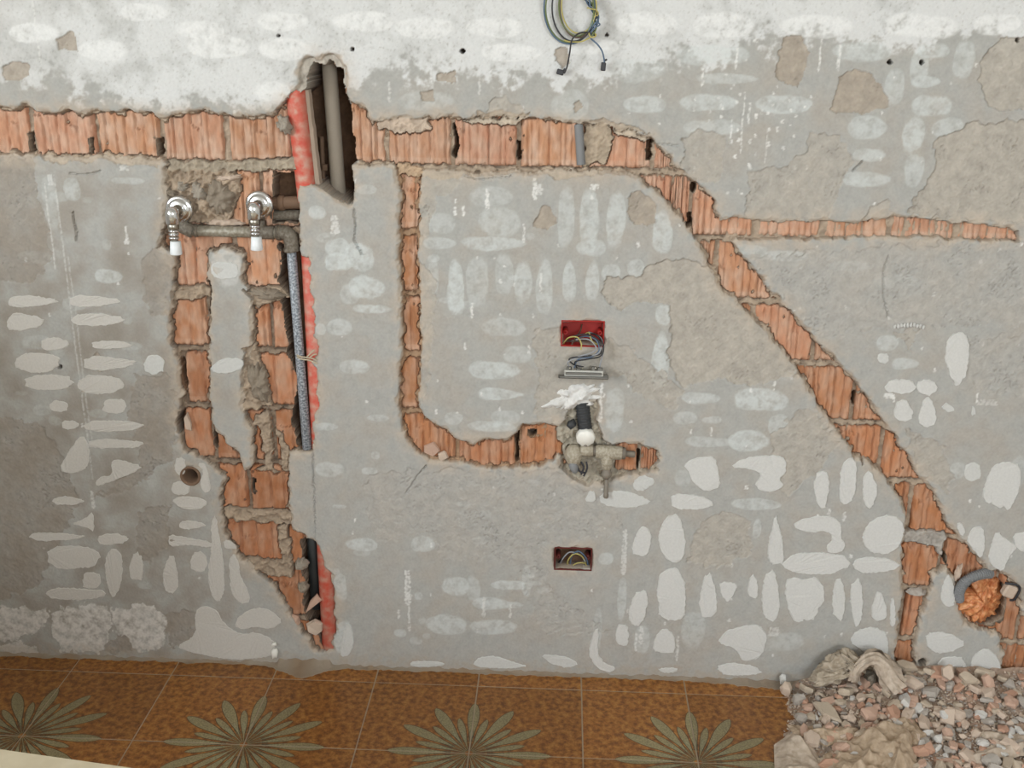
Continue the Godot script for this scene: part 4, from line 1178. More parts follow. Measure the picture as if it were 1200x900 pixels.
func pipes_and_taps() -> void:
	tap("chrome angle valve with white end cap at the left end of the horizontal pipe", 209.5, 245.5)
	tap("chrome angle valve with white end cap just right of the mortar lump, beside the elbow", 303.5, 240)
	# horizontal supply pipe with its fittings
	var z := -0.008
	var a := W(222, 270, z)
	var b := W(332, 273, z)
	var t := thing("supply_pipe", "grey horizontal water pipe running behind the two chrome valves", "pipe", a)
	part("pipe_run", rodm(a, b, 0.0125), M.coated, t, a)
	var st := begin()
	rod(st, W(211, 264, z), W(227, 272, z), 0.0155)
	rod(st, W(213, 252, z), W(214, 271, z), 0.0145)
	part("elbow_fitting", finish(st), M.fitting, t, a)
	part("collar", rodm(W(228, 270, z), W(233, 270.3, z), 0.0145), M.fitting, t, a)
	st = begin()
	rod(st, W(302, 272, z), W(322, 273, z), 0.0148)
	rod(st, W(303, 258, z), W(304, 273, z), 0.014)
	part("tee_fitting", finish(st), M.fitting, t, a)
	# the drop of galvanised pipe on the right, with the elbow that carries it
	a = W(341, 288, z - 0.004)
	b = W(360, 526, -0.016)
	t = thing("galvanised_pipe", "long dark galvanised steel pipe standing in the chase beside the red pipe", "pipe", b)
	part("pipe_run", rodm(b, a, 0.0108), M.steel, t, b)
	st = begin()
	tube(st, curve([W(324, 272.5, z), W(332, 272.5, z), W(338.5, 275, z), W(341, 283, z), W(341.6, 292, z)], 6), 0.0165, 16)
	part("elbow", finish(st), M.fitting, t, b)
	part("elbow_collar", rodm(W(341, 289, z), W(342, 295, z), 0.0178), M.fitting, t, b)
	part("elbow_rim", rodm(W(326, 272.5, z), W(330, 272.6, z), 0.018), M.fitting, t, b)
	# short brown pipe behind the right valve
	a = W(316, 238, -0.03)
	b = W(356, 237, -0.03)
	t = thing("brown_pipe", "short dusty brown pipe above the elbow, behind the right chrome valve", "pipe", a)
	part("pipe_run", rodm(a, b, 0.0145), M.pipe_brown, t, a)
	part("coupling", rodm(W(326, 237.8, -0.03), W(334, 237.6, -0.03), 0.0172), M.pipe_brown, t, a)
	part("joint_ring", rodm(W(316, 252, -0.03), W(352, 252, -0.032), 0.012), M.fitting, t, a)
	# grey riser seen through the tall hole
	a = W(398, 242, -0.085)
	b = W(384, 52, -0.085)
	t = thing("grey_riser_pipe", "dusty grey riser pipe inside the tall hole in the plaster", "pipe", a)
	part("pipe_run", rodm(a - (b - a) * 0.25, b, 0.0165), M.pipe_dusty, t, a)
	part("small_pipe", rodm(W(380, 236, -0.1), W(377, 160, -0.1), 0.005), M.pipe_brown, t, a)
	part("bracket", boxm(W(381, 196, -0.09), Vector3(0.012, 0.014, 0.012)), M.pipe_brown, t, a)
	# red pipe: broken open at the top, covered by plaster lower down
	a = W(389, 770, -0.030)
	b = W(363, 262, -0.030)
	t = thing("red_pipe", "red plastic pipe beside the tall hole, partly hidden under plaster lower down", "pipe", a)
	part("lower_length", rodm(a, b, 0.0235), M.red_plastic, t, a)
	var lo := W(361, 236, -0.028)
	var hi := W(346.5, 106, -0.028)
	st = begin()
	var ax := (hi - lo).normalized()
	var side := ax.cross(Vector3.BACK).normalized()
	var L := (hi - lo).length()
	for k in 40:
		for s in 20:
			for c in [[k, s], [k, s + 1], [k + 1, s + 1], [k, s], [k + 1, s + 1], [k + 1, s]]:
				var f: float = c[0] / 40.0
				var an: float = PI * c[1] / 20.0
				var rad := 0.0225 + 0.0006 * nz.get_noise_2d(f * 200.0, an * 20.0)
				var end := 0.008 * nz.get_noise_1d(an * 50.0) if c[0] == 40 else 0.0
				st.add_vertex(lo + ax * (L * f + end) - side * cos(an) * rad + Vector3.BACK * (sin(an) * rad))
	part("broken_shell", finish(st), M.red_plastic, t, a)
	st = begin(false)                                    # broken pale edge of the shell towards the hole
	for k in 20:
		var p := lo + ax * L * (1.0 - k / 20.0) + side * 0.0222
		var q := lo + ax * L * (1.0 - (k + 1) / 20.0) + side * 0.0222
		var w0 := 0.0085 + 0.002 * nz.get_noise_1d(k * 71.0) - 0.004 * (1.0 - k / 20.0)
		var w1 := 0.0085 + 0.002 * nz.get_noise_1d((k + 1) * 71.0) - 0.004 * (1.0 - (k + 1) / 20.0)
		quad(st, q + Vector3(0, 0, 0.006), p + Vector3(0, 0, 0.006), p + side * w0 - Vector3(0, 0, 0.002), q + side * w1 - Vector3(0, 0, 0.002))
		quad(st, q + side * w1 - Vector3(0, 0, 0.002), p + side * w0 - Vector3(0, 0, 0.002), p + side * w0 - Vector3(0, 0, 0.03), q + side * w1 - Vector3(0, 0, 0.03))
	part("broken_rim", finish(st), M.terracotta_pale, t, a)
	# dark waste pipe low in the wall
	a = W(371, 712, -0.05)
	b = W(366, 628, -0.05)
	t = thing("dark_waste_pipe", "dark greenish pipe deep in the low pit beside the red pipe", "pipe", a)
	part("pipe_run", rodm(a, b + (b - a) * 0.2, 0.0145), M.pipe_black, t, a)
	part("socket", rodm(b, b + (b - a) * 0.12, 0.0175), M.pipe_black, t, a)
	# waste socket in the wall
	var c := W(223, 558, 0.0)
	t = thing("waste_socket", "open round waste pipe end in the wall low between white dabs", "pipe", c)
	part("socket_ring", lathem(c + Vector3(0, 0, -0.09), Vector3.BACK, [[0.0175, 0.0], [0.0175, 0.088], [0.0215, 0.0925], [0.0245, 0.0925], [0.0255, 0.09], [0.0255, 0.0]], 32), M.pipe_brown, t, c)
	part("stopper", lathem(c + Vector3(0, 0, -0.075), Vector3.BACK, [[0.0172, 0.0], [0.0172, 0.004], [0.0, 0.005]], 24), M.pipe_dusty, t, c)
	# stub of conduit in the top chase
	a = W(681, 193, -0.004)
	b = W(678, 145, -0.004)
	t = thing("conduit_stub", "short grey corrugated conduit crossing the long horizontal chase", "conduit", a)
	var prof := [[0.0, 0.0]]
	var n := 22
	for k in n:
		var q := (b - a).length() * k / n
		prof.append([0.0088, q])
		prof.append([0.0101, q + (b - a).length() * 0.4 / n])
	prof.append([0.0, (b - a).length()])
	part("sleeve", lathem(a, b - a, prof, 18), M.conduit_grey, t, a)

# ------------------------------------------------------------------ electrics
func wire(called: String, list: Array, r: float, material: Material, t: Node3D, at: Vector3) -> void:
	var p := []
	for q in list: p.append(W(q[0], q[1], q[2]))
	part(called, tubem(p, r, 8, 7), material, t, at)

func wall_box(label: String, px0: float, py0: float, px1: float, py1: float, body: Material, inner: Material) -> void:
	var lo := W(px0, py1)
	var hi := W(px1, py0)
	var c := (lo + hi) * 0.5
	var t := thing("junction_box", label, "electrical box", c)
	var w := absf(hi.x - lo.x)
	var h := absf(hi.y - lo.y)
	part("back_plate", boxm(c + Vector3(0, 0, -0.041), Vector3(w, h, 0.003)), inner, t, c)
	var st := begin(false)
	box(st, c + Vector3(0, h * 0.5, -0.019), Vector3(w + 0.004, 0.003, 0.042))
	box(st, c + Vector3(0, -h * 0.5, -0.019), Vector3(w + 0.004, 0.003, 0.042))
	box(st, c + Vector3(-w * 0.5, 0, -0.019), Vector3(0.003, h, 0.042))
	box(st, c + Vector3(w * 0.5, 0, -0.019), Vector3(0.003, h, 0.042))
	part("side_walls", finish(st), body, t, c)
	for s in [-1, 1]:
		part("screw_post", lathem(c + Vector3(s * (w * 0.5 - 0.008), 0, -0.04), Vector3.BACK, [[0.0, 0.0], [0.0062, 0.0], [0.0055, 0.032], [0.0028, 0.033], [0.0026, 0.024], [0.0, 0.024]], 14), body, t, c)

func electrics() -> void:
	wall_box("red plastic junction box with loose wires above the grey switch frame", 658, 377, 708, 405, M.red_box, M.red_box)
	var at := W(684, 392, -0.02)
	var t := thing("wire_bundle", "looped black and grey wires spilling from the upper red box", "wires", at)
	wire("black_wire", [[664, 398, -0.03], [672, 394, 0.0], [688, 392, 0.012], [702, 400, 0.02], [704, 414, 0.025], [690, 417, 0.03], [668, 420, 0.03], [672, 427, 0.025], [684, 430, 0.02]], 0.0017, M.wire_black, t, at)
	wire("black_wire", [[684, 392, -0.03], [698, 392, 0.0], [707, 404, 0.02], [704, 417, 0.028], [688, 421, 0.03], [674, 424, 0.03], [676, 431, 0.022]], 0.0017, M.wire_black, t, at)
	wire("grey_wire", [[678, 396, -0.03], [692, 394, 0.002], [704, 404, 0.02], [700, 415, 0.028], [682, 418, 0.03], [666, 424, 0.03], [668, 431, 0.024]], 0.0017, M.wire_grey, t, at)
	wire("grey_wire", [[668, 400, -0.03], [676, 398, 0.004], [690, 398, 0.016], [699, 408, 0.024], [692, 414, 0.03], [676, 419, 0.03], [680, 428, 0.026]], 0.0016, M.wire_grey, t, at)
	wire("grey_wire", [[690, 389, -0.03], [704, 396, 0.006], [707, 412, 0.02], [703, 428, 0.022], [702, 434, 0.02]], 0.0016, M.wire_grey, t, at)
	wire("black_wire", [[682, 380, -0.035], [680, 388, -0.02], [674, 397, 0.0], [670, 404, 0.01]], 0.0018, M.wire_brown, t, at)
	wire("yellow_wire", [[660, 403, -0.01], [666, 396, 0.008], [676, 395, 0.016], [681, 402, 0.02], [681, 410, 0.022]], 0.0016, M.wire_yellow, t, at)
	wire("yellow_wire", [[685, 392, -0.02], [690, 390, 0.004], [694, 400, 0.018], [702, 404, 0.014]], 0.0016, M.wire_yellow, t, at)
	wire("blue_wire", [[672, 399, -0.03], [684, 394, 0.0], [698, 398, 0.018], [702, 410, 0.024], [694, 418, 0.028], [678, 421, 0.03], [673, 431, 0.024]], 0.0016, M.wire_blue, t, at)
	# switch frame hanging below the box, tipped forward so that it is seen edge on
	at = W(683, 440, 0.02)
	t = thing("switch_frame", "dusty metal switch mounting frame tipped forward below the red box", "switch frame", at)
	var b := Basis(Vector3.RIGHT, -0.28)
	part("mounting_plate", boxm(W(684, 442, 0.022), Vector3(0.112, 0.006, 0.046), b), M.frame_metal, t, at)
	part("module_row", boxm(W(684, 437.5, 0.022), Vector3(0.088, 0.014, 0.034), b), M.frame_light, t, at)
	part("face_strip", boxm(W(684, 438, 0.044), Vector3(0.082, 0.006, 0.004), b), M.frame_metal, t, at)
	for q in [[667, 432], [678, 434], [696, 432], [703, 433]]:
		part("terminal", boxm(W(q[0], q[1], 0.024), Vector3(0.012, 0.010, 0.014), b), M.frame_metal, t, at)
	for q in [[658, 441], [709, 441]]:
		part("mounting_lug", boxm(W(q[0], q[1], 0.024), Vector3(0.014, 0.008, 0.03), b), M.frame_metal, t, at)
	for k in 3:
		part("screw", lathem(W(668 + k * 15, 433, 0.03), Vector3.UP, [[0.0, 0.0], [0.0026, 0.0], [0.0026, 0.005], [0.0, 0.006]], 10), M.chrome_dull, t, at)
	# lower box
	wall_box("small dark red junction box with coloured wires low on the wall", 650, 643, 693.5, 667, M.red_box_dusty, M.core)
	at = W(672, 656, -0.02)
	t = thing("wire_bundle", "blue, yellow and black wires looped inside the low junction box", "wires", at)
	wire("yellow_wire", [[665, 664, -0.03], [666, 656, -0.012], [673, 649, -0.006], [682, 652, -0.008], [687, 662, -0.02]], 0.0018, M.wire_yellow, t, at)
	wire("blue_wire", [[668, 664, -0.03], [670, 652, -0.01], [678, 646, -0.004], [687, 654, -0.006], [689, 663, -0.02]], 0.0019, M.wire_blue, t, at)
	wire("blue_wire", [[656, 662, -0.03], [660, 654, -0.01], [668, 647, -0.008], [680, 650, -0.01], [686, 658, -0.012]], 0.0018, M.wire_grey, t, at)
	wire("black_wire", [[654, 660, -0.03], [663, 650, -0.014], [674, 647, -0.012], [684, 656, -0.014], [684, 664, -0.025]], 0.0018, M.wire_black, t, at)
	wire("yellow_wire", [[668, 665, -0.03], [676, 660, -0.01], [685, 660, -0.012], [688, 664, -0.02]], 0.0016, M.wire_yellow, t, at)
	# coil of wires hanging at the top
	at = W(668, 8, 0.02)
	t = thing("wire_coil", "hanging coil of blue, black and yellow-green wires with two black connectors", "wires", at)
	var hoop := func(x0: float, bottom: float, x1: float, top: float, ph: float) -> Array:
		var out := []
		for k in 15:
			var a := -0.5 + k * (TAU - 0.35) / 14.0 + ph
			var cx := (x0 + x1) * 0.5
			var cy := (top + bottom) * 0.5
			out.append([cx + (x1 - x0) * 0.5 * cos(a), cy + (bottom - top) * 0.5 * sin(a), 0.022 + 0.008 * sin(a * 2.0 + ph * 5.0)])
		return out
	wire("blue_wire", hoop.call(637.5, 51.5, 697, -34, 0.1), 0.0018, M.wire_blue, t, at)
	wire("blue_wire", hoop.call(639.5, 50, 696, -30, 0.16), 0.0017, M.wire_green, t, at)
	wire("black_wire", hoop.call(647, 48.5, 697.5, -30, 0.0), 0.0018, M.wire_black, t, at)
	wire("yellow_green_wire", hoop.call(655, 42, 699, -28, 0.05), 0.0017, M.wire_green, t, at)
	wire("yellow_green_wire", hoop.call(658, 39, 699, -26, 0.1), 0.0016, M.wire_yellow, t, at)
	wire("yellow_green_wire", hoop.call(656, 44, 698, -30, 0.02), 0.0016, M.wire_brown, t, at)
	wire("yellow_wire", [[661, 47, 0.02], [668, 49, 0.024], [682, 48.5, 0.026], [693, 43, 0.028]], 0.0015, M.wire_yellow, t, at)
	for k in 4:                                          # the twisted hank on the right
		var tw := []
		for s in 14:
			var f := s / 13.0
			tw.append([lerpf(685, 699, smoothstep(0.0, 0.6, f)) - 5.0 * smoothstep(0.6, 1.0, f) + 2.6 * cos(f * 11.0 + k * 1.6), lerpf(-10, 42, f), 0.026 + 0.006 * sin(f * 11.0 + k * 1.6)])
		wire("twisted_wire", tw, 0.0018, [M.wire_blue, M.wire_black, M.wire_green, M.wire_blue][k], t, at)
	wire("tie_wire", [[688, 9, 0.03], [693, 10.5, 0.036], [699, 12, 0.036], [701, 17, 0.034], [696, 20, 0.03]], 0.0014, M.wire_yellow, t, at)
	wire("tie_wire", [[690, 38, 0.03], [692, 43, 0.036], [697, 43, 0.036], [698, 40, 0.03], [691, 37, 0.02]], 0.0017, M.wire_yellow, t, at)
	wire("blue_wire", [[698, 32, 0.03], [701, 27, 0.034], [703, 29, 0.034], [700, 31, 0.03]], 0.0013, M.wire_blue, t, at)
	wire("black_wire", [[692, 38.5, 0.03], [682, 38, 0.034], [674, 42, 0.034], [669.5, 49, 0.03], [667.5, 62, 0.024], [664.5, 78, 0.018], [661, 86, 0.014]], 0.0017, M.wire_black, t, at)
	wire("blue_wire", [[692, 45, 0.03], [700, 52, 0.03], [705.5, 60, 0.026], [708, 70, 0.022], [708, 74, 0.02]], 0.0017, M.wire_blue, t, at)
	var st := begin(false)
	box(st, W(656.5, 84.5, 0.014), Vector3(0.015, 0.011, 0.012), Basis(Vector3.BACK, -0.25))
	box(st, W(661.5, 83, 0.014), Vector3(0.006, 0.010, 0.010), Basis(Vector3.BACK, -0.25))
	part("connector", finish(st), M.wire_black, t, at)
	st = begin(false)
	box(st, W(707, 78, 0.018), Vector3(0.010, 0.017, 0.011), Basis(Vector3.BACK, -0.06))
	box(st, W(709.5, 70.5, 0.02), Vector3(0.008, 0.004, 0.006), Basis(Vector3.BACK, 0.5))
	part("connector", finish(st), M.wire_black, t, at)

# ------------------------------------------------------------------ mixing valve buried in the wall
func valve() -> void:
	var c := W(672, 531, 0.004)
	var t := thing("built_in_valve", "dusty brass built-in valve body with a round white cap, half buried", "valve", c)
	part("ball_body", lathem(W(672, 545, 0.004), Vector3.UP, [[0.0, 0.0], [0.012, 0.002], [0.0185, 0.012], [0.0215, 0.024], [0.021, 0.034], [0.017, 0.044], [0.010, 0.051], [0.0, 0.053]], 28), M.brass_dirty, t, c)
	part("hex_nut", lathem(W(680, 527.5, 0.006), Vector3(1, -0.03, 0), [[0.0, 0.0], [0.0135, 0.0], [0.015, 0.002], [0.015, 0.028], [0.0135, 0.03], [0.0, 0.03]], 6), M.brass_dirty, t, c)
	part("body_neck", rodm(W(694, 528, 0.004), W(700, 528.5, 0.004), 0.0115), M.brass_dark, t, c)
	var st := begin()
	rod(st, W(698, 529, 0.006), W(729, 531, 0.006), 0.0165)
	rod(st, W(711, 549, 0.006), W(711, 530, 0.006), 0.0128, 0.0165)
	part("tee_body", finish(st), M.brass_dirty, t, c)
	part("end_nut", lathem(W(727, 531, 0.005), Vector3(1, -0.03, 0), [[0.0, 0.0], [0.013, 0.0], [0.0145, 0.002], [0.0145, 0.011], [0.010, 0.013], [0.0, 0.013]], 8), M.brass_dark, t, c)
	part("side_spigot", rodm(W(733, 531.5, 0.002), W(744, 532.5, 0.0), 0.0078), M.brass_dark, t, c)
	part("ring_nut", lathem(W(710.5, 560, 0.006), Vector3.UP, [[0.0, 0.0], [0.008, 0.0], [0.0115, 0.004], [0.0125, 0.009], [0.0125, 0.014], [0.0105, 0.016], [0.0105, 0.024], [0.0, 0.024]], 20), M.brass_dark, t, c)
	part("drain_stem", lathem(W(710, 584, 0.008), Vector3.UP, [[0.0, 0.0], [0.0045, 0.001], [0.0062, 0.004], [0.0062, 0.010], [0.005, 0.013], [0.005, 0.05], [0.0, 0.05]], 16), M.brass_dark, t, c)
	var k := W(686, 510, 0.0)
	part("white_cap", lathem(k + Vector3(0, 0.0, -0.004), Vector3(0.02, -0.22, 1.0), [[0.0, 0.0], [0.0215, 0.0], [0.0228, 0.004], [0.0228, 0.016], [0.0205, 0.020], [0.0, 0.022]], 9), M.white_plastic, t, c)
	part("cap_stem", rodm(W(686, 514, 0.004), W(686, 526, 0.004), 0.009), M.brass_dark, t, c)
	st = begin()
	for q in [[[681, 541, 0.01], [684, 548, 0.014], [681, 556, 0.016]], [[676, 545, 0.01], [679, 552, 0.016], [685, 554, 0.014]], [[687, 541, 0.008], [688, 549, 0.012], [684, 558, 0.014]]]:
		var p := []
		for v in q: p.append(W(v[0], v[1], v[2]))
		tube(st, curve(p, 6), 0.0024, 8)
	part("loose_wires", finish(st), M.wire_black, t, c)
	part("side_plug", lathem(W(670, 540, 0.012), Vector3(0.35, -1, 0.25), [[0.0, 0.0], [0.006, 0.001], [0.0105, 0.008], [0.011, 0.016], [0.007, 0.028], [0.0, 0.032]], 10), M.conduit_grey, t, c)
	# black corrugated conduit
	var a := W(686, 505, -0.006)
	var b := W(682, 470, -0.006)
	t = thing("corrugated_conduit", "black corrugated conduit dropping to the round white cap", "conduit", a)
	var L := (b - a).length()
	var prof := [[0.0, 0.0]]
	for n in 11:
		prof.append([0.0145, L * n / 11.0])
		prof.append([0.0168, L * (n + 0.3) / 11.0])
		prof.append([0.0168, L * (n + 0.6) / 11.0])
	prof.append([0.0, L])
	part("sleeve", lathem(a, b - a, prof, 22), M.conduit, t, a)
	st = begin(false)
	var q := stone(rng, 0.026, 0.030, 0.018)
	st.append_from(q, 0, Transform3D(Basis(Vector3.RIGHT, 1.3), W(670, 497, -0.004)))
	part("broken_mouth", finish(st), M.conduit, t, a)
	# lump of white plaster over the conduit
	var c2 := W(672, 466, 0.0)
	t = thing("plaster_lump", "ragged lump of fresh white plaster packed around the black conduit", "plaster", c2)
	var P := PackedVector3Array()
	var nx := 40
	var ny := 22
	for j in ny:
		for i in nx:
			var u := i / float(nx - 1) * 2.0 - 1.0
			var v := j / float(ny - 1) * 2.0 - 1.0
			var rad := sqrt(u * u + v * v)
			var an := atan2(v, u)
			var rim := 0.9 + 0.45 * fz.get_noise_2d(cos(an) * 12.0, sin(an) * 12.0 + 33.0) + 0.16 * fz.get_noise_2d(cos(an) * 45.0, sin(an) * 45.0)
			var s := maxf(absf(u), absf(v))
			var p := Vector2(u, v) * (s / maxf(rad, 0.001)) * rim
			var h := pow(clampf(1.0 - s * s, 0.0, 1.0), 0.5)
			var x := p.x * 0.066 + p.y * 0.012
			var y := p.y * 0.034 + (0.010 * p.x)
			P.append(c2 + Vector3(x + 0.002, y, -0.008 + h * (0.016 + 0.012 * fz.get_noise_2d(x * 420.0, y * 420.0)) + 0.0012 * fz.get_noise_2d(x * 1500.0, y * 1500.0)))
	part("lump", grid_mesh(P, PackedColorArray(), nx, ny), M.white_plaster, t, c2)

# ------------------------------------------------------------------ loose things in and under the wall
func chip(called: String, label: String, category: String, px: float, py: float, z: float, w: float, d: float, h: float, turn: float, material: Material, group := "", corners := 6) -> void:
	var at := W(px, py, z)
	var o := part(called, stone(rng, w, d, h, corners), material, self)
	o.transform = Transform3D(Basis(Vector3.BACK, turn) * Basis(Vector3.RIGHT, PI / 2), at)
	tag(o, label, category, group)

func blob(label: String, px: float, py: float, z: float, w: float, h: float, d: float, turn: float, material: Material) -> void:
	# a rough lump of mortar stuck to the bricks
	var at := W(px, py, z)
	var P := PackedVector3Array()
	var n := 34
	var b := Basis(Vector3.BACK, turn)
	for j in n:
		for i in n:
			var u := i / (n - 1.0) * 2.0 - 1.0
			var v := j / (n - 1.0) * 2.0 - 1.0
			var s := maxf(absf(u), absf(v))
			var q := Vector2(u, v) * (s / maxf(sqrt(u * u + v * v), 0.001))
			var rim := 0.92 + 0.34 * nz.get_noise_2d(cos(atan2(q.y, q.x)) * 14.0 + px, sin(atan2(q.y, q.x)) * 14.0 + py)
			var x := q.x * w * 0.5 * rim
			var y := q.y * h * 0.5 * rim
			var k := pow(clampf(1.0 - s * s * s, 0.0, 1.0), 0.55)
			var e := fz.get_noise_2d((x + px) * 420.0, (y + py) * 420.0) * 0.35 + nz.get_noise_2d((x + px) * 1500.0, (y + py) * 1500.0) * 0.07
			P.append(b * Vector3(x, y, d * (k * (0.75 + e) - 0.35)))
	var o := part("mortar_lump", grid_mesh(P, PackedColorArray(), n, n), material, self, -at)
	tag(o, label, "mortar")

func odds_and_ends() -> void:
	# mortar and plaster left clinging between the left chases
	blob("big grey mortar lump standing between the two chrome valves", 258, 232, -0.0080, 0.066, 0.088, 0.03, 0.1, M.mortar_lump)
	blob("pale ragged mortar scrap just right of the left chrome valve's rosette", 233, 226, -0.0100, 0.034, 0.05, 0.024, 0.5, M.mortar)
	blob("small mortar scrap above the left chrome valve", 213, 218, -0.0120, 0.03, 0.026, 0.02, 0.2, M.mortar)
	blob("tiny mortar crumb at the edge of the plaster above the left valve", 200, 226, -0.0100, 0.022, 0.02, 0.018, 0.9, M.mortar_lump)
	blob("flat mortar ledge above the big lump between the valves", 268, 208, -0.0080, 0.06, 0.016, 0.016, 0.1, M.terracotta_pale)
	blob("mortar rubble packed on the horizontal pipe behind the big lump", 262, 261, -0.0120, 0.10, 0.02, 0.02, 0.0, M.terracotta_pale)
	blob("blob of mortar wedged above the left valve in the corner of plaster", 333, 147, 0.0040, 0.034, 0.045, 0.022, 0.6, M.mortar)
	blob("mortar wad halfway down the right chase beside the galvanised pipe", 303, 450, 0.0000, 0.05, 0.11, 0.022, 0.1, M.mortar_lump)
	blob("mortar ridge across the right chase just under the pipe elbow", 314, 345, -0.0020, 0.09, 0.03, 0.024, -0.15, M.mortar_lump)
	blob("stone-like mortar pebble at the foot of the right chase", 353, 662, -0.0060, 0.034, 0.034, 0.03, 0.3, M.mortar)
	blob("round grey mortar pebble in the low pit beside the dark pipe", 355, 688, -0.0100, 0.028, 0.03, 0.028, 0.7, M.mortar_lump)
	chip("brick_shard", "slanted terracotta strip leaning across the low pit by the red pipe", "brick shard", 368, 706, -0.012, 0.026, 0.075, 0.014, -0.72, M.terracotta, "", 4)
	chip("brick_shard", "terracotta shard lying at the bottom of the low pit", "brick shard", 370, 735, -0.014, 0.05, 0.05, 0.02, 0.4, M.terracotta_pale, "", 6)
	chip("brick_shard", "broken terracotta piece at the left lip of the low pit", "brick shard", 346, 727, -0.012, 0.03, 0.05, 0.018, 0.2, M.terracotta, "", 6)
	chip("brick_shard", "thin upright terracotta splinter in the left chase beside the dark gap", "brick shard", 220, 496, -0.008, 0.02, 0.055, 0.014, 0.0, M.terracotta_pale, "", 5)
	chip("brick_shard", "loose terracotta flake in the bend of the curved thin chase", "brick shard", 506, 526, -0.006, 0.045, 0.04, 0.012, 0.4, M.terracotta, "", 5)
	chip("brick_shard", "second loose flake lower in the bend of the curved thin chase", "brick shard", 519, 534, -0.008, 0.032, 0.03, 0.012, 1.0, M.terracotta_pale, "", 6)
	blob("grey mortar wedge crossing the lower right chase above the rubble", 1074, 694, 0.0000, 0.048, 0.02, 0.022, 0.05, M.chip_grey)
	blob("pale splinter of mortar at the left of the orange sheet", 1123, 672, 0.0000, 0.016, 0.05, 0.014, -0.15, M.terracotta_pale)
	# scrap of tape stuck at the foot of the wall, and a chip near the rubble
	var c := W(322, 766, 0.006)
	var t := thing("tape_scrap", "crumpled white scrap stuck at the foot of the wall, left of the red pipe", "scrap", c)
	var st := begin(false)
	st.append_from(stone(rng, 0.02, 0.036, 0.010, 7), 0, Transform3D(Basis(Vector3.RIGHT, PI / 2), c))
	part("scrap", finish(st), M.white_plastic, t, c)
	st = begin(false)
	st.append_from(stone(rng, 0.016, 0.012, 0.008, 5), 0, Transform3D(Basis(Vector3.RIGHT, PI / 2), W(321, 755, 0.006)))
	part("torn_end", finish(st), M.white_plastic, t, c)
	# string tied round the galvanised pipe
	c = W(362, 418, 0.0)
	t = thing("string_tie", "frayed beige string tied around the galvanised pipe", "string", c)
	for l in [[[348, 416, -0.004], [353, 418, 0.002], [360, 419, 0.003], [366, 420, 0.002], [371, 422, 0.002]], [[348, 418, -0.004], [354, 421, 0.002], [362, 422, 0.003], [372, 426, 0.003]], [[360, 418, 0.002], [365, 413, 0.003], [368, 410, 0.003]], [[362, 420, 0.003], [367, 416, 0.004], [371, 415, 0.003]]]:
		wire("strand", l, 0.0017, M.string, t, c)
	# ragged row of spikes left by the notched trowel
	c = W(1065, 381, 0.001)
	t = thing("adhesive_ridge", "small comb-like ridge of white adhesive above the T-shaped scar", "adhesive", c)
	st = begin(false)
	for k in 10:
		st.append_from(stone(rng, 0.008, 0.013, 0.005, 5), 0, Transform3D(Basis(Vector3.RIGHT, PI / 2), W(1049 + k * 3.7, 383 - 2.2 * sin(k * 0.35), 0.001)))
	part("spikes", finish(st), M.dab_white, t, c)
	# crumpled orange sheet stuffed into the broken hole on the right
	c = W(1153, 708, -0.01)
	t = thing("orange_sheet", "glossy crumpled orange sheet stuffed in the broken hole at right", "sheet", c)
	var P := PackedVector3Array()
	var nx := 48
	var ny := 36
	for j in ny:
		for i in nx:
			var u := i / float(nx - 1) * 2.0 - 1.0
			var v := j / float(ny - 1) * 2.0 - 1.0
			var s := maxf(absf(u), absf(v))
			var p := Vector2(u, v) * (s / maxf(sqrt(u * u + v * v), 0.001))
			var rim := 1.02 + 0.5 * nz.get_noise_2d(cos(atan2(v, u)) * 16.0, sin(atan2(v, u)) * 16.0)
			var fold := absf(fz.get_noise_2d(atan2(p.y - 0.8, p.x) * 34.0, 40.0 + p.length() * 5.0)) * 0.022 + 0.010 * fz.get_noise_2d(p.x * 11.0, p.y * 13.0)
			P.append(c + Vector3(p.x * 0.062 * rim + p.y * 0.012, p.y * 0.066 * rim - p.x * 0.012, -0.03 + 0.040 * pow(clampf(1.0 - s * s, 0.0, 1.0), 0.6) - fold * (1.0 - s * 0.5) - 0.014 * p.x))
	part("crumpled_sheet", grid_mesh(P, PackedColorArray(), nx, ny), M.orange, t, c)
	# grey conduit curling over it, and the beige plug beside it
	c = W(1140, 682, 0.0)
	t = thing("conduit_bend", "grey corrugated conduit curling over the orange sheet", "conduit", c)
	var path := []
	for q in [[1124, 702, -0.012], [1124, 694, 0.004], [1129, 684, 0.012], [1138, 677, 0.014], [1150, 673, 0.008], [1160, 672, -0.01]]: path.append(W(q[0], q[1], q[2]))
	var cv := curve(path, 12)
	st = begin()
	tube(st, cv, 0.0105, 12)
	part("core_sleeve", finish(st), M.conduit_grey, t, c)
	st = begin()
	for k in range(1, cv.size() - 1, 2):
		var d := (cv[k + 1] - cv[k - 1]).normalized()
		lathe(st, cv[k] - d * 0.0012, d, [[0.009, 0.0], [0.0128, 0.0004], [0.0128, 0.002], [0.009, 0.0024]], 12)
	part("ribs", finish(st), M.conduit_grey, t, c)
	c = W(1181, 690, 0.002)
	t = thing("beige_plug", "beige plastic end plug with dark rim right of the orange sheet", "plug", c)
	var b := Basis(Vector3.BACK, -0.35)
	part("plug_face", boxm(c + Vector3(0, 0, 0.008), Vector3(0.030, 0.032, 0.022), b, 0.004), M.terracotta_pale, t, c)
	st = begin()
	tube(st, curve([c + Vector3(-0.014, 0.022, 0.012), c + Vector3(0.012, 0.02, 0.016), c + Vector3(0.021, 0.008, 0.016), c + Vector3(0.014, -0.02, 0.014), c + Vector3(0.006, -0.026, 0.008)], 6), 0.003, 8)
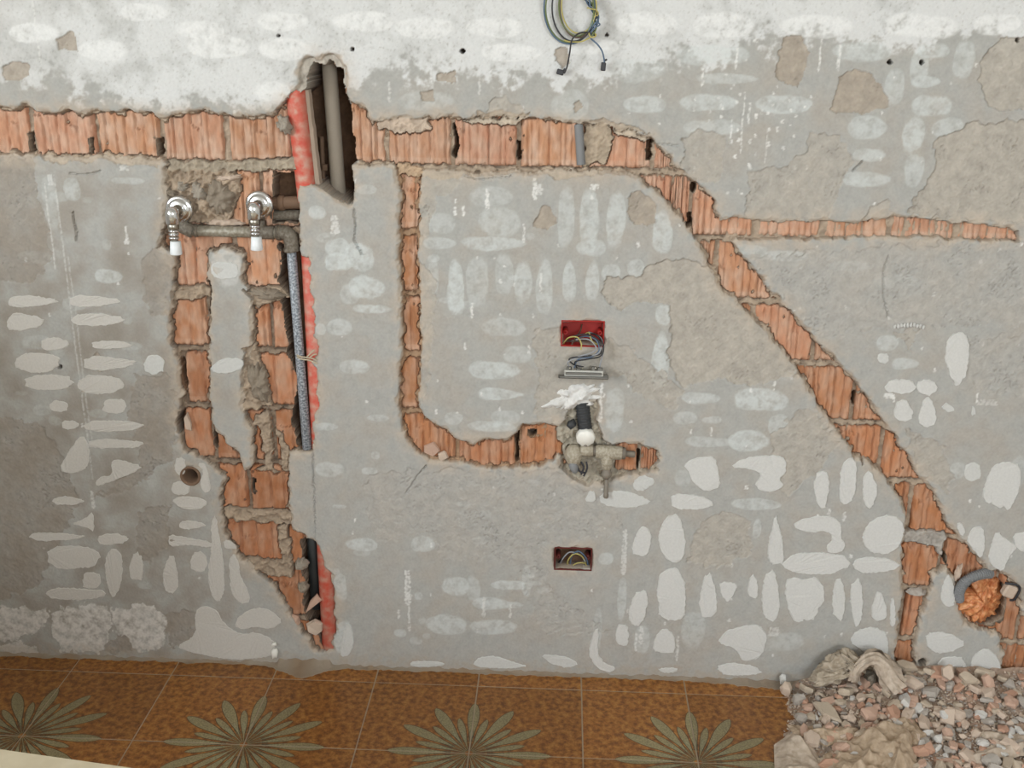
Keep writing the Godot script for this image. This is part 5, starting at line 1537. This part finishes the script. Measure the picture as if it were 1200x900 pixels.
	part("dark_rim", finish(st), M.wire_black, t, c)

# ------------------------------------------------------------------ rubble on the floor
func heap(x: float, z: float) -> float:
	var a := smoothstep(0.52, 0.72, x + 0.05 * nz.get_noise_2d(z * 60.0, 3.0) + z * 0.03)
	var h := 0.012 + 0.046 * exp(-z / 0.12) * smoothstep(0.56, 0.8, x) + 0.012 * smoothstep(0.6, 1.2, x)
	return a * (h + 0.010 * nz.get_noise_2d(x * 90.0, z * 90.0) + 0.004 * nz.get_noise_2d(x * 300.0, z * 300.0))

func sheet(called: String, label: String, outline: Array, lift: float, folds: float, dir: float, material: Material, n := 110) -> void:
	# a crumpled sheet lying on the heap: outline measured in the photograph, laid on the floor
	var poly := PackedVector2Array()
	for k in range(0, outline.size(), 2):
		var p := G(outline[k], outline[k + 1], 0.03)
		poly.append(Vector2(p.x, p.z))
	var lo := poly[0]
	var hi := poly[0]
	for p in poly:
		lo = lo.min(p)
		hi = hi.max(p)
	var P := PackedVector3Array()
	var skip := PackedByteArray()
	var sd := lift * 1000.0 + dir * 31.0
	for j in n:
		for i in n:
			var p := Vector2(lerpf(lo.x, hi.x, i / float(n - 1)), lerpf(hi.y, lo.y, j / float(n - 1)))
			var near := 1.0
			var at := p
			for k in poly.size():
				var q := Geometry2D.get_closest_point_to_segment(p, poly[k], poly[(k + 1) % poly.size()])
				if p.distance_to(q) < near:
					near = p.distance_to(q)
					at = q
			var inside := Geometry2D.is_point_in_polygon(p, poly)
			if not inside:
				p = at
				near = 0.0
			var u := p.x * cos(dir) + p.y * sin(dir)
			var v := -p.x * sin(dir) + p.y * cos(dir)
			var w := fz.get_noise_2d(u * 40.0 + sd, v * 40.0)
			var f1 := 1.0 - absf(fz.get_noise_2d(u * 120.0 + w * 6.0 + sd, v * 28.0)) * 2.6
			var f2 := 1.0 - absf(fz.get_noise_2d(u * 45.0 - v * 95.0 - sd, v * 10.0 + u * 14.0 + w * 4.0)) * 2.8
			var f3 := 1.0 - absf(fz.get_noise_2d(u * 260.0 + sd, v * 170.0 + w * 9.0)) * 2.4
			var f := smoothstep(0.0, 0.03, near)
			var y := heap(p.x, p.y) + 0.003 + f * (lift * (0.6 + 1.2 * w) + folds * 0.5 * (0.8 * maxf(f1, -0.2) + 0.6 * maxf(f2, -0.2)) + 0.0012 * f3) + 0.002 * f3 * (1.0 - f)
			P.append(Vector3(p.x, maxf(y, 0.002), maxf(p.y, 0.004)))
			skip.append(0 if inside or near < 0.001 else 1)
	var c := (lo + hi) * 0.5
	var at3 := Vector3(c.x, heap(c.x, c.y), c.y)
	var t := thing(called, label, "sheet", at3)
	part("folds", grid_mesh(P, PackedColorArray(), n, n, skip), material, t, at3)

func rubble() -> void:
	# fine grit and dust: the bed of the heap and the dirt along the foot of the wall
	var nx := 180
	var ny := 140
	var P := PackedVector3Array()
	var C := PackedColorArray()
	for j in ny:
		for i in nx:
			var x := 0.42 + i * 0.0062
			var z := 0.80 - j * 0.80 / (ny - 1.0)
			var h := heap(x, z)
			var g := nz.get_noise_2d(x * 1500.0, z * 1500.0)
			P.append(Vector3(x, h + g * 0.0014 - 0.002 if h > 0.001 else -0.004, z + 0.001))
			var c := lin(206, 176, 154).lerp(lin(194, 176, 160), clampf(0.5 + nz.get_noise_2d(x * 130.0, z * 130.0), 0, 1))
			var s := 0.9 + 0.3 * g
			C.append(Color(c.r * s, c.g * s, c.b * s))
	var bed := part("rubble_dust", grid_mesh(P, C, nx, ny), M.dust, self)
	tag(bed, "pinkish brick dust and grit under the rubble heap", "dust", "", "stuff")
	P = PackedVector3Array()
	C = PackedColorArray()
	nx = 460
	ny = 12
	for j in ny:
		for i in nx:
			var x := -1.5 + i * 0.006
			var v := j / (ny - 1.0)
			var reach := 0.010 + 0.008 * nz.get_noise_1d(x * 120.0) + 0.006 * nz.get_noise_1d(x * 700.0)
			if absf(x + 0.63) < 0.10: reach += 0.05 * (1.0 - absf(x + 0.63) / 0.10)
			if x > 0.3: reach += 0.02 * smoothstep(0.3, 0.6, x)
			var z := reach * (1.0 - v) + 0.0005
			var h := (0.002 + 0.007 * (0.5 + nz.get_noise_1d(x * 260.0)) + (0.012 if absf(x + 0.63) < 0.07 else 0.0)) * v * v + 0.002 * nz.get_noise_2d(x * 900.0, v * 160.0) * v
			P.append(Vector3(x, h + 0.0006 if j > 0 else -0.002, z))
			var c := lin(166, 154, 138).lerp(lin(158, 136, 112), clampf(0.4 + nz.get_noise_1d(x * 90.0), 0, 1))
			C.append(c)
	bed = part("plaster_dust", grid_mesh(P, C, nx, ny), M.dust, self)
	tag(bed, "grey plaster dust swept along the foot of the wall", "dust", "", "stuff")

	# crumpled sheets
	sheet("crumpled_sheet", "brown crumpled dusty sheet in the front of the rubble heap", [962, 880, 985, 862, 1006, 856, 1030, 848, 1060, 850, 1076, 868, 1074, 895, 1060, 915, 1000, 930, 962, 920], 0.020, 0.030, 0.5, M.cloth)
	sheet("crumpled_sheet", "light brown creased sheet at the left front corner of the rubble", [908, 862, 925, 850, 950, 858, 964, 884, 962, 925, 910, 925], 0.012, 0.022, -0.3, M.sheet_pale)
	sheet("crumpled_sheet", "folded tan sheet behind the brown one in mid heap", [922, 838, 950, 843, 985, 848, 1010, 850, 1004, 862, 966, 866, 930, 850], 0.010, 0.018, 1.3, M.cloth, 80)
	sheet("crumpled_sheet", "pale wrinkled plastic strip along the right front of the rubble", [1100, 886, 1140, 880, 1180, 872, 1240, 862, 1240, 882, 1180, 888, 1120, 897], 0.012, 0.014, 1.5, M.sheet_pale, 50)
	sheet("crumpled_sheet", "narrow twisted plastic strip at right, behind the pale one", [1136, 853, 1160, 858, 1190, 862, 1240, 856, 1240, 868, 1190, 872, 1150, 866], 0.010, 0.012, 1.5, M.sheet_pale, 44)
	sheet("crumpled_sheet", "dusty sheet folded under shards in the middle of the heap", [1040, 838, 1070, 842, 1086, 862, 1082, 886, 1066, 880, 1050, 858], 0.010, 0.018, 0.9, M.cloth, 80)
	# the knotted bag against the wall: a folded body at left and an arched loop at right with a dark hollow
	var c := Vector3(W(1005, 790).x, 0.05, 0.06)
	var t := thing("crumpled_bag", "knotted beige bag lying against the wall on the rubble", "bag", c)
	for k in 3:
		var pp := PackedVector3Array()
		var cx: Vector3 = [W(978, 781, 0.05), W(972, 792, 0.065), W(998, 775, 0.05)][k]
		var sx: float = [0.050, 0.052, 0.04][k]
		var sy: float = [0.036, 0.024, 0.028][k]
		for j in 40:
			for i in 56:
				var a := TAU * i / 55.0
				var b := PI * j / 39.0 - PI / 2
				var dir := Vector3(cos(b) * cos(a), sin(b), -cos(b) * sin(a))
				var fold := 1.0 - 0.9 * absf(fz.get_noise_3d(dir.x * 7.0 + k * 50.0, dir.y * 13.0 + dir.x * 6.0, dir.z * 7.0)) + 0.07 * fz.get_noise_3d(dir.x * 24.0, dir.y * 24.0 + k * 9.0, dir.z * 24.0)
				var q := Vector3(dir.x * sx, dir.y * sy, dir.z * 0.034) * fold
				q.y += q.x * [0.45, 0.35, -0.5][k]
				pp.append(cx + q)
		part(["bag_body", "bag_fold", "bag_knot"][k], grid_mesh(pp, PackedColorArray(), 56, 40), M.bag, t, c)
	for k in 2:
		var path := curve([[W(1000, 797, 0.075), W(1004, 785, 0.075), W(1014, 775, 0.07), W(1025, 772, 0.065), W(1034, 780, 0.07), W(1042, 794, 0.08), W(1052, 806, 0.09)],
			[W(1012, 776, 0.05), W(1022, 768, 0.045), W(1032, 772, 0.05), W(1042, 786, 0.06), W(1050, 798, 0.07)]][k], 9)
		var pp := PackedVector3Array()
		for i in path.size():
			var d := (path[mini(i + 1, path.size() - 1)] - path[maxi(i - 1, 0)]).normalized()
			var nrm := d.cross(Vector3.BACK).normalized()
			var f := i / (path.size() - 1.0)
			for j in 30:
				var a := TAU * j / 29.0
				var r := (0.017 + 0.016 * f * f) * (1.0 - 0.8 * absf(fz.get_noise_2d(a * 14.0 + k * 30.0, f * 14.0)) + 0.12 * fz.get_noise_2d(a * 30.0, f * 70.0))
				pp.append(path[i] + nrm * cos(a) * r + Vector3.BACK * sin(a) * r * 0.8)
		part(["arched_loop", "back_loop"][k], grid_mesh(pp, PackedColorArray(), 30, path.size()), M.sheet_pale, t, c)
	var g0 := W(1020, 795, 0.05)
	var inside := part("mortar_lump", stone(rng, 0.04, 0.036, 0.036, 7), M.fitting, self, -g0)
	tag(inside, "dark grey lump in the hollow of the knotted bag", "mortar")

	# named pieces that stand out in the heap
	for s in [["plaster_chip", "white plaster chip standing upright against the wall left of the bag", "plaster chip", 915, 785, 0.018, 0.036, 0.012, M.dab_white, 1.35, 0.1],
			["plaster_chip", "long flat beige plaster slab lying aslant in mid heap", "plaster chip", 971, 833, 0.045, 0.10, 0.016, M.chip_beige, 0.1, 0.5],
			["brick_shard", "broad salmon brick shard with a grey end, right of centre in the heap", "brick shard", 1120, 841, 0.055, 0.036, 0.022, M.terracotta_pale, 0.1, -0.3],
			["brick_shard", "ribbed terracotta shard lying below the bag", "brick shard", 1063, 829, 0.055, 0.03, 0.016, M.terracotta, 0.2, -0.15],
			["brick_shard", "pointed terracotta shard standing at the right against the wall", "brick shard", 1155, 815, 0.035, 0.042, 0.018, M.terracotta, 0.9, 0.1],
			["brick_shard", "upright wedge of terracotta left of the pointed one", "brick shard", 1107, 809, 0.034, 0.05, 0.02, M.terracotta_pale, 1.0, -0.3],
			["mortar_lump", "long mortar sliver leaning right of the upright wedge", "mortar", 1133, 812, 0.05, 0.03, 0.018, M.chip_beige, 0.6, -0.7],
			["brick_shard", "flat pinkish shard just right of the bag's neck", "brick shard", 1067, 813, 0.055, 0.035, 0.018, M.terracotta_pale, 0.3, -0.5],
			["mortar_lump", "flat beige mortar plate against the wall right of the bag", "mortar", 1058, 798, 0.06, 0.032, 0.02, M.chip_beige, 0.4, -0.2],
			["brick_shard", "triangular orange shard at the front of the heap", "brick shard", 1088, 879, 0.032, 0.036, 0.018, M.terracotta_red, 0.4, 0.2],
			["brick_shard", "small orange wedge in front of the salmon shard", "brick shard", 1110, 861, 0.03, 0.03, 0.016, M.terracotta, 0.4, 0.4],
			["mortar_lump", "pale grey block at the front beside the brown sheet", "mortar", 1043, 889, 0.032, 0.03, 0.026, M.chip_grey, 0.2, 0.1],
			["mortar_lump", "pinkish rounded lump at the left end of the heap by the wall", "mortar", 922, 802, 0.034, 0.036, 0.024, M.terracotta_pale, 0.3, 0.2],
			["mortar_lump", "grey lump below the rounded pink one", "mortar", 936, 815, 0.04, 0.03, 0.022, M.chip_grey, 0.3, 0.1],
			["mortar_lump", "bluish grey lump at the left edge of the heap", "mortar", 940, 836, 0.034, 0.026, 0.02, M.chip_grey, 0.2, -0.2],
			["plaster_chip", "white plaster flake beside the salmon shard", "plaster chip", 1106, 843, 0.024, 0.028, 0.01, M.chip_white, 0.5, 0.0],
			["plaster_chip", "white plaster flake at the right front of the heap", "plaster chip", 1153, 874, 0.034, 0.02, 0.012, M.chip_white, 0.2, 0.3],
			["plaster_chip", "pale flake with grey top near the right strip", "plaster chip", 1148, 843, 0.036, 0.024, 0.012, M.chip_white, 0.2, -0.2],
			["plaster_chip", "thin grey-white splinter below the ribbed shard", "plaster chip", 1065, 840, 0.05, 0.014, 0.012, M.chip_white, 0.1, -0.1],
			["plaster_chip", "round white chip in front, left of the orange triangle", "plaster chip", 1099, 869, 0.022, 0.022, 0.012, M.chip_white, 0.3, 0.0]]:
		var g := G(s[3], s[4], 0.03)
		g.z = maxf(g.z, 0.022)
		g.y = heap(g.x, g.z) + s[7] * 0.35 + 0.004 + 0.4 * s[6] * sin(s[9])
		var o := part(s[0], stone(rng, s[5], s[6], s[7], 5 + rng.randi() % 3), s[8], self)
		o.transform = Transform3D(Basis(Vector3.UP, s[10]) * Basis(Vector3.RIGHT, s[9]), g)
		tag(o, s[1], s[2])
	# everything else that can be counted; each is told apart by its colour and by what it lies next to
	var marks := [["the knotted bag", Vector2(1005, 785)], ["the brown crumpled sheet", Vector2(1020, 885)], ["the folded tan sheet", Vector2(965, 853)], ["the light brown creased sheet", Vector2(935, 885)], ["the broad salmon shard", Vector2(1120, 841)],
		["the ribbed terracotta shard", Vector2(1063, 829)], ["the pointed standing shard", Vector2(1155, 815)], ["the upright terracotta wedge", Vector2(1107, 809)], ["the long beige slab", Vector2(971, 833)], ["the orange triangular shard", Vector2(1088, 879)],
		["the pale front block", Vector2(1043, 889)], ["the pale plastic strip", Vector2(1180, 876)], ["the upright white chip", Vector2(915, 785)], ["the bluish grey lump", Vector2(940, 836)], ["the twisted plastic strip", Vector2(1180, 862)]]
	var kinds := [["brick_shard", "terracotta shard", "brick shard", "terracotta shards in the rubble heap", [["salmon", M.terracotta], ["pale", M.terracotta_pale], ["reddish", M.terracotta_red]]],
		["mortar_lump", "mortar lump", "mortar", "mortar lumps in the rubble heap", [["grey", M.chip_grey], ["beige", M.chip_beige]]],
		["plaster_chip", "plaster chip", "plaster chip", "white plaster chips in the rubble heap", [["whitish", M.chip_white]]]]
	var shapes := []
	for k in 14: shapes.append(stone(rng, 1.0, rng.randf_range(0.4, 0.95), rng.randf_range(0.22, 0.42), 4 + k % 4))
	var put: Array[Vector3] = []
	var found := {}
	var tries := 0
	while put.size() < 330 and tries < 16000:
		tries += 1
		var px := rng.randf_range(908, 1225)
		var py := rng.randf_range(790, 905)
		var p := G(px, py, 0.03)
		if p.z < 0.02 or heap(p.x, p.z) < 0.006: continue
		var size := rng.randf_range(0.018, 0.04)
		if rng.randf() < 0.35: size = rng.randf_range(0.04, 0.064)
		var far := true
		for q in put:
			if Vector2(q.x - p.x, q.z - p.z).length() < size * 0.42: far = false
		if not far: continue
		put.append(p)
		var pick := rng.randf()
		var kind: Array = kinds[0 if pick < 0.58 else (1 if pick < 0.88 else 2)]
		var tone: Array = kind[4][rng.randi() % kind[4].size()]
		var o := part(kind[0], shapes[rng.randi() % shapes.size()], tone[1], self)
		var bb := Basis(Vector3.UP, rng.randf() * TAU) * Basis(Vector3.RIGHT, rng.randf_range(-0.6, 0.7))
		o.transform = Transform3D(bb.scaled(Vector3(size, size, size)), Vector3(p.x, heap(p.x, p.z) + size * 0.16, p.z))
		tag(o, "", kind[2], kind[3])
		var best := 0
		for k in marks.size():
			if marks[k][1].distance_to(Vector2(px, py)) < marks[best][1].distance_to(Vector2(px, py)): best = k
		var away: Vector2 = Vector2(px, py) - marks[best][1]
		var side: String = ["right of", "below right of", "below", "below left of", "left of", "above left of", "above", "above right of"][posmod(int(round(away.angle() / (PI / 4.0))), 8)]
		var key := "%s %s|%s %s" % [tone[0], kind[1], side, marks[best][0]]
		if not found.has(key): found[key] = []
		found[key].append([away.length(), o])
	for key in found:
		var list: Array = found[key]
		list.sort_custom(func(a, b): return a[0] < b[0])
		var words: PackedStringArray = key.split("|")
		for k in list.size():
			var rank: String = "" if list.size() == 1 else ["nearest ", "second nearest ", "third nearest ", "fourth nearest ", "fifth nearest ", "sixth nearest ", "seventh nearest "][mini(k, 6)]
			list[k][1].set_meta("label", "small %s in the rubble, %s%s" % [words[0], rank, words[1]])
	# crumbs too many to count
	for kind in [["terracotta_crumbs", "fine terracotta crumbs strewn over the rubble", M.terracotta_pale], ["mortar_crumbs", "fine grey mortar crumbs strewn over the rubble", M.chip_grey], ["plaster_crumbs", "fine pale plaster crumbs strewn over the rubble", M.chip_beige]]:
		var mm := MultiMesh.new()
		mm.transform_format = MultiMesh.TRANSFORM_3D
		mm.mesh = shapes[rng.randi() % 8]
		mm.instance_count = 1500
		for k in 1500:
			var p := Vector3.ZERO
			for s in 40:
				p = G(rng.randf_range(895, 1230), rng.randf_range(785, 906), 0.02)
				if p.z > 0.008 and heap(p.x, p.z) > 0.002: break
			p.z = maxf(p.z, 0.008)
			var size := rng.randf_range(0.003, 0.009)
			var bb := Basis(Vector3(rng.randf_range(-1, 1), 1.2, rng.randf_range(-1, 1)).normalized(), rng.randf() * TAU)
			mm.set_instance_transform(k, Transform3D(bb.scaled(Vector3(size, size, size)), Vector3(p.x, heap(p.x, p.z) + size * 0.2, p.z)))
		var mi := MultiMeshInstance3D.new()
		mi.name = kind[0]
		mi.multimesh = mm
		mi.material_override = kind[2]
		add_child(mi, true)
		tag(mi, kind[1], "crumbs", "", "stuff")

# ------------------------------------------------------------------ the corner of a board in the foreground
func worktable() -> void:
	var h := 0.62
	var a := G(-40, 870.5, h)
	var b := G(172, 900.5, h)
	var along := (b - a).normalized()
	var back := Vector3(-along.z, 0, along.x)
	if back.z < 0.0: back = -back
	var L := 1.1
	var c := b + along * 0.10 - along * L * 0.5 + back * 0.30 - Vector3(0, 0.014, 0)
	var bs := Basis(along, Vector3.UP, along.cross(Vector3.UP))
	var at := Vector3(c.x, 0.0, c.z)
	var t := thing("trestle_table", "cream board on a low trestle at the left front corner", "table", at)
	part("board", boxm(c, Vector3(L, 0.028, 0.6), bs, 0.003), M.cream, t, at)
	for sx in [-1, 1]:
		for sz in [-1, 1]:
			var foot: Vector3 = c + along * sx * (L * 0.5 - 0.12) + bs.z * sz * 0.22
			part("leg", boxm(Vector3(foot.x, (h - 0.028) * 0.5, foot.z), Vector3(0.045, h - 0.028, 0.045), bs), M.wood, t, at)
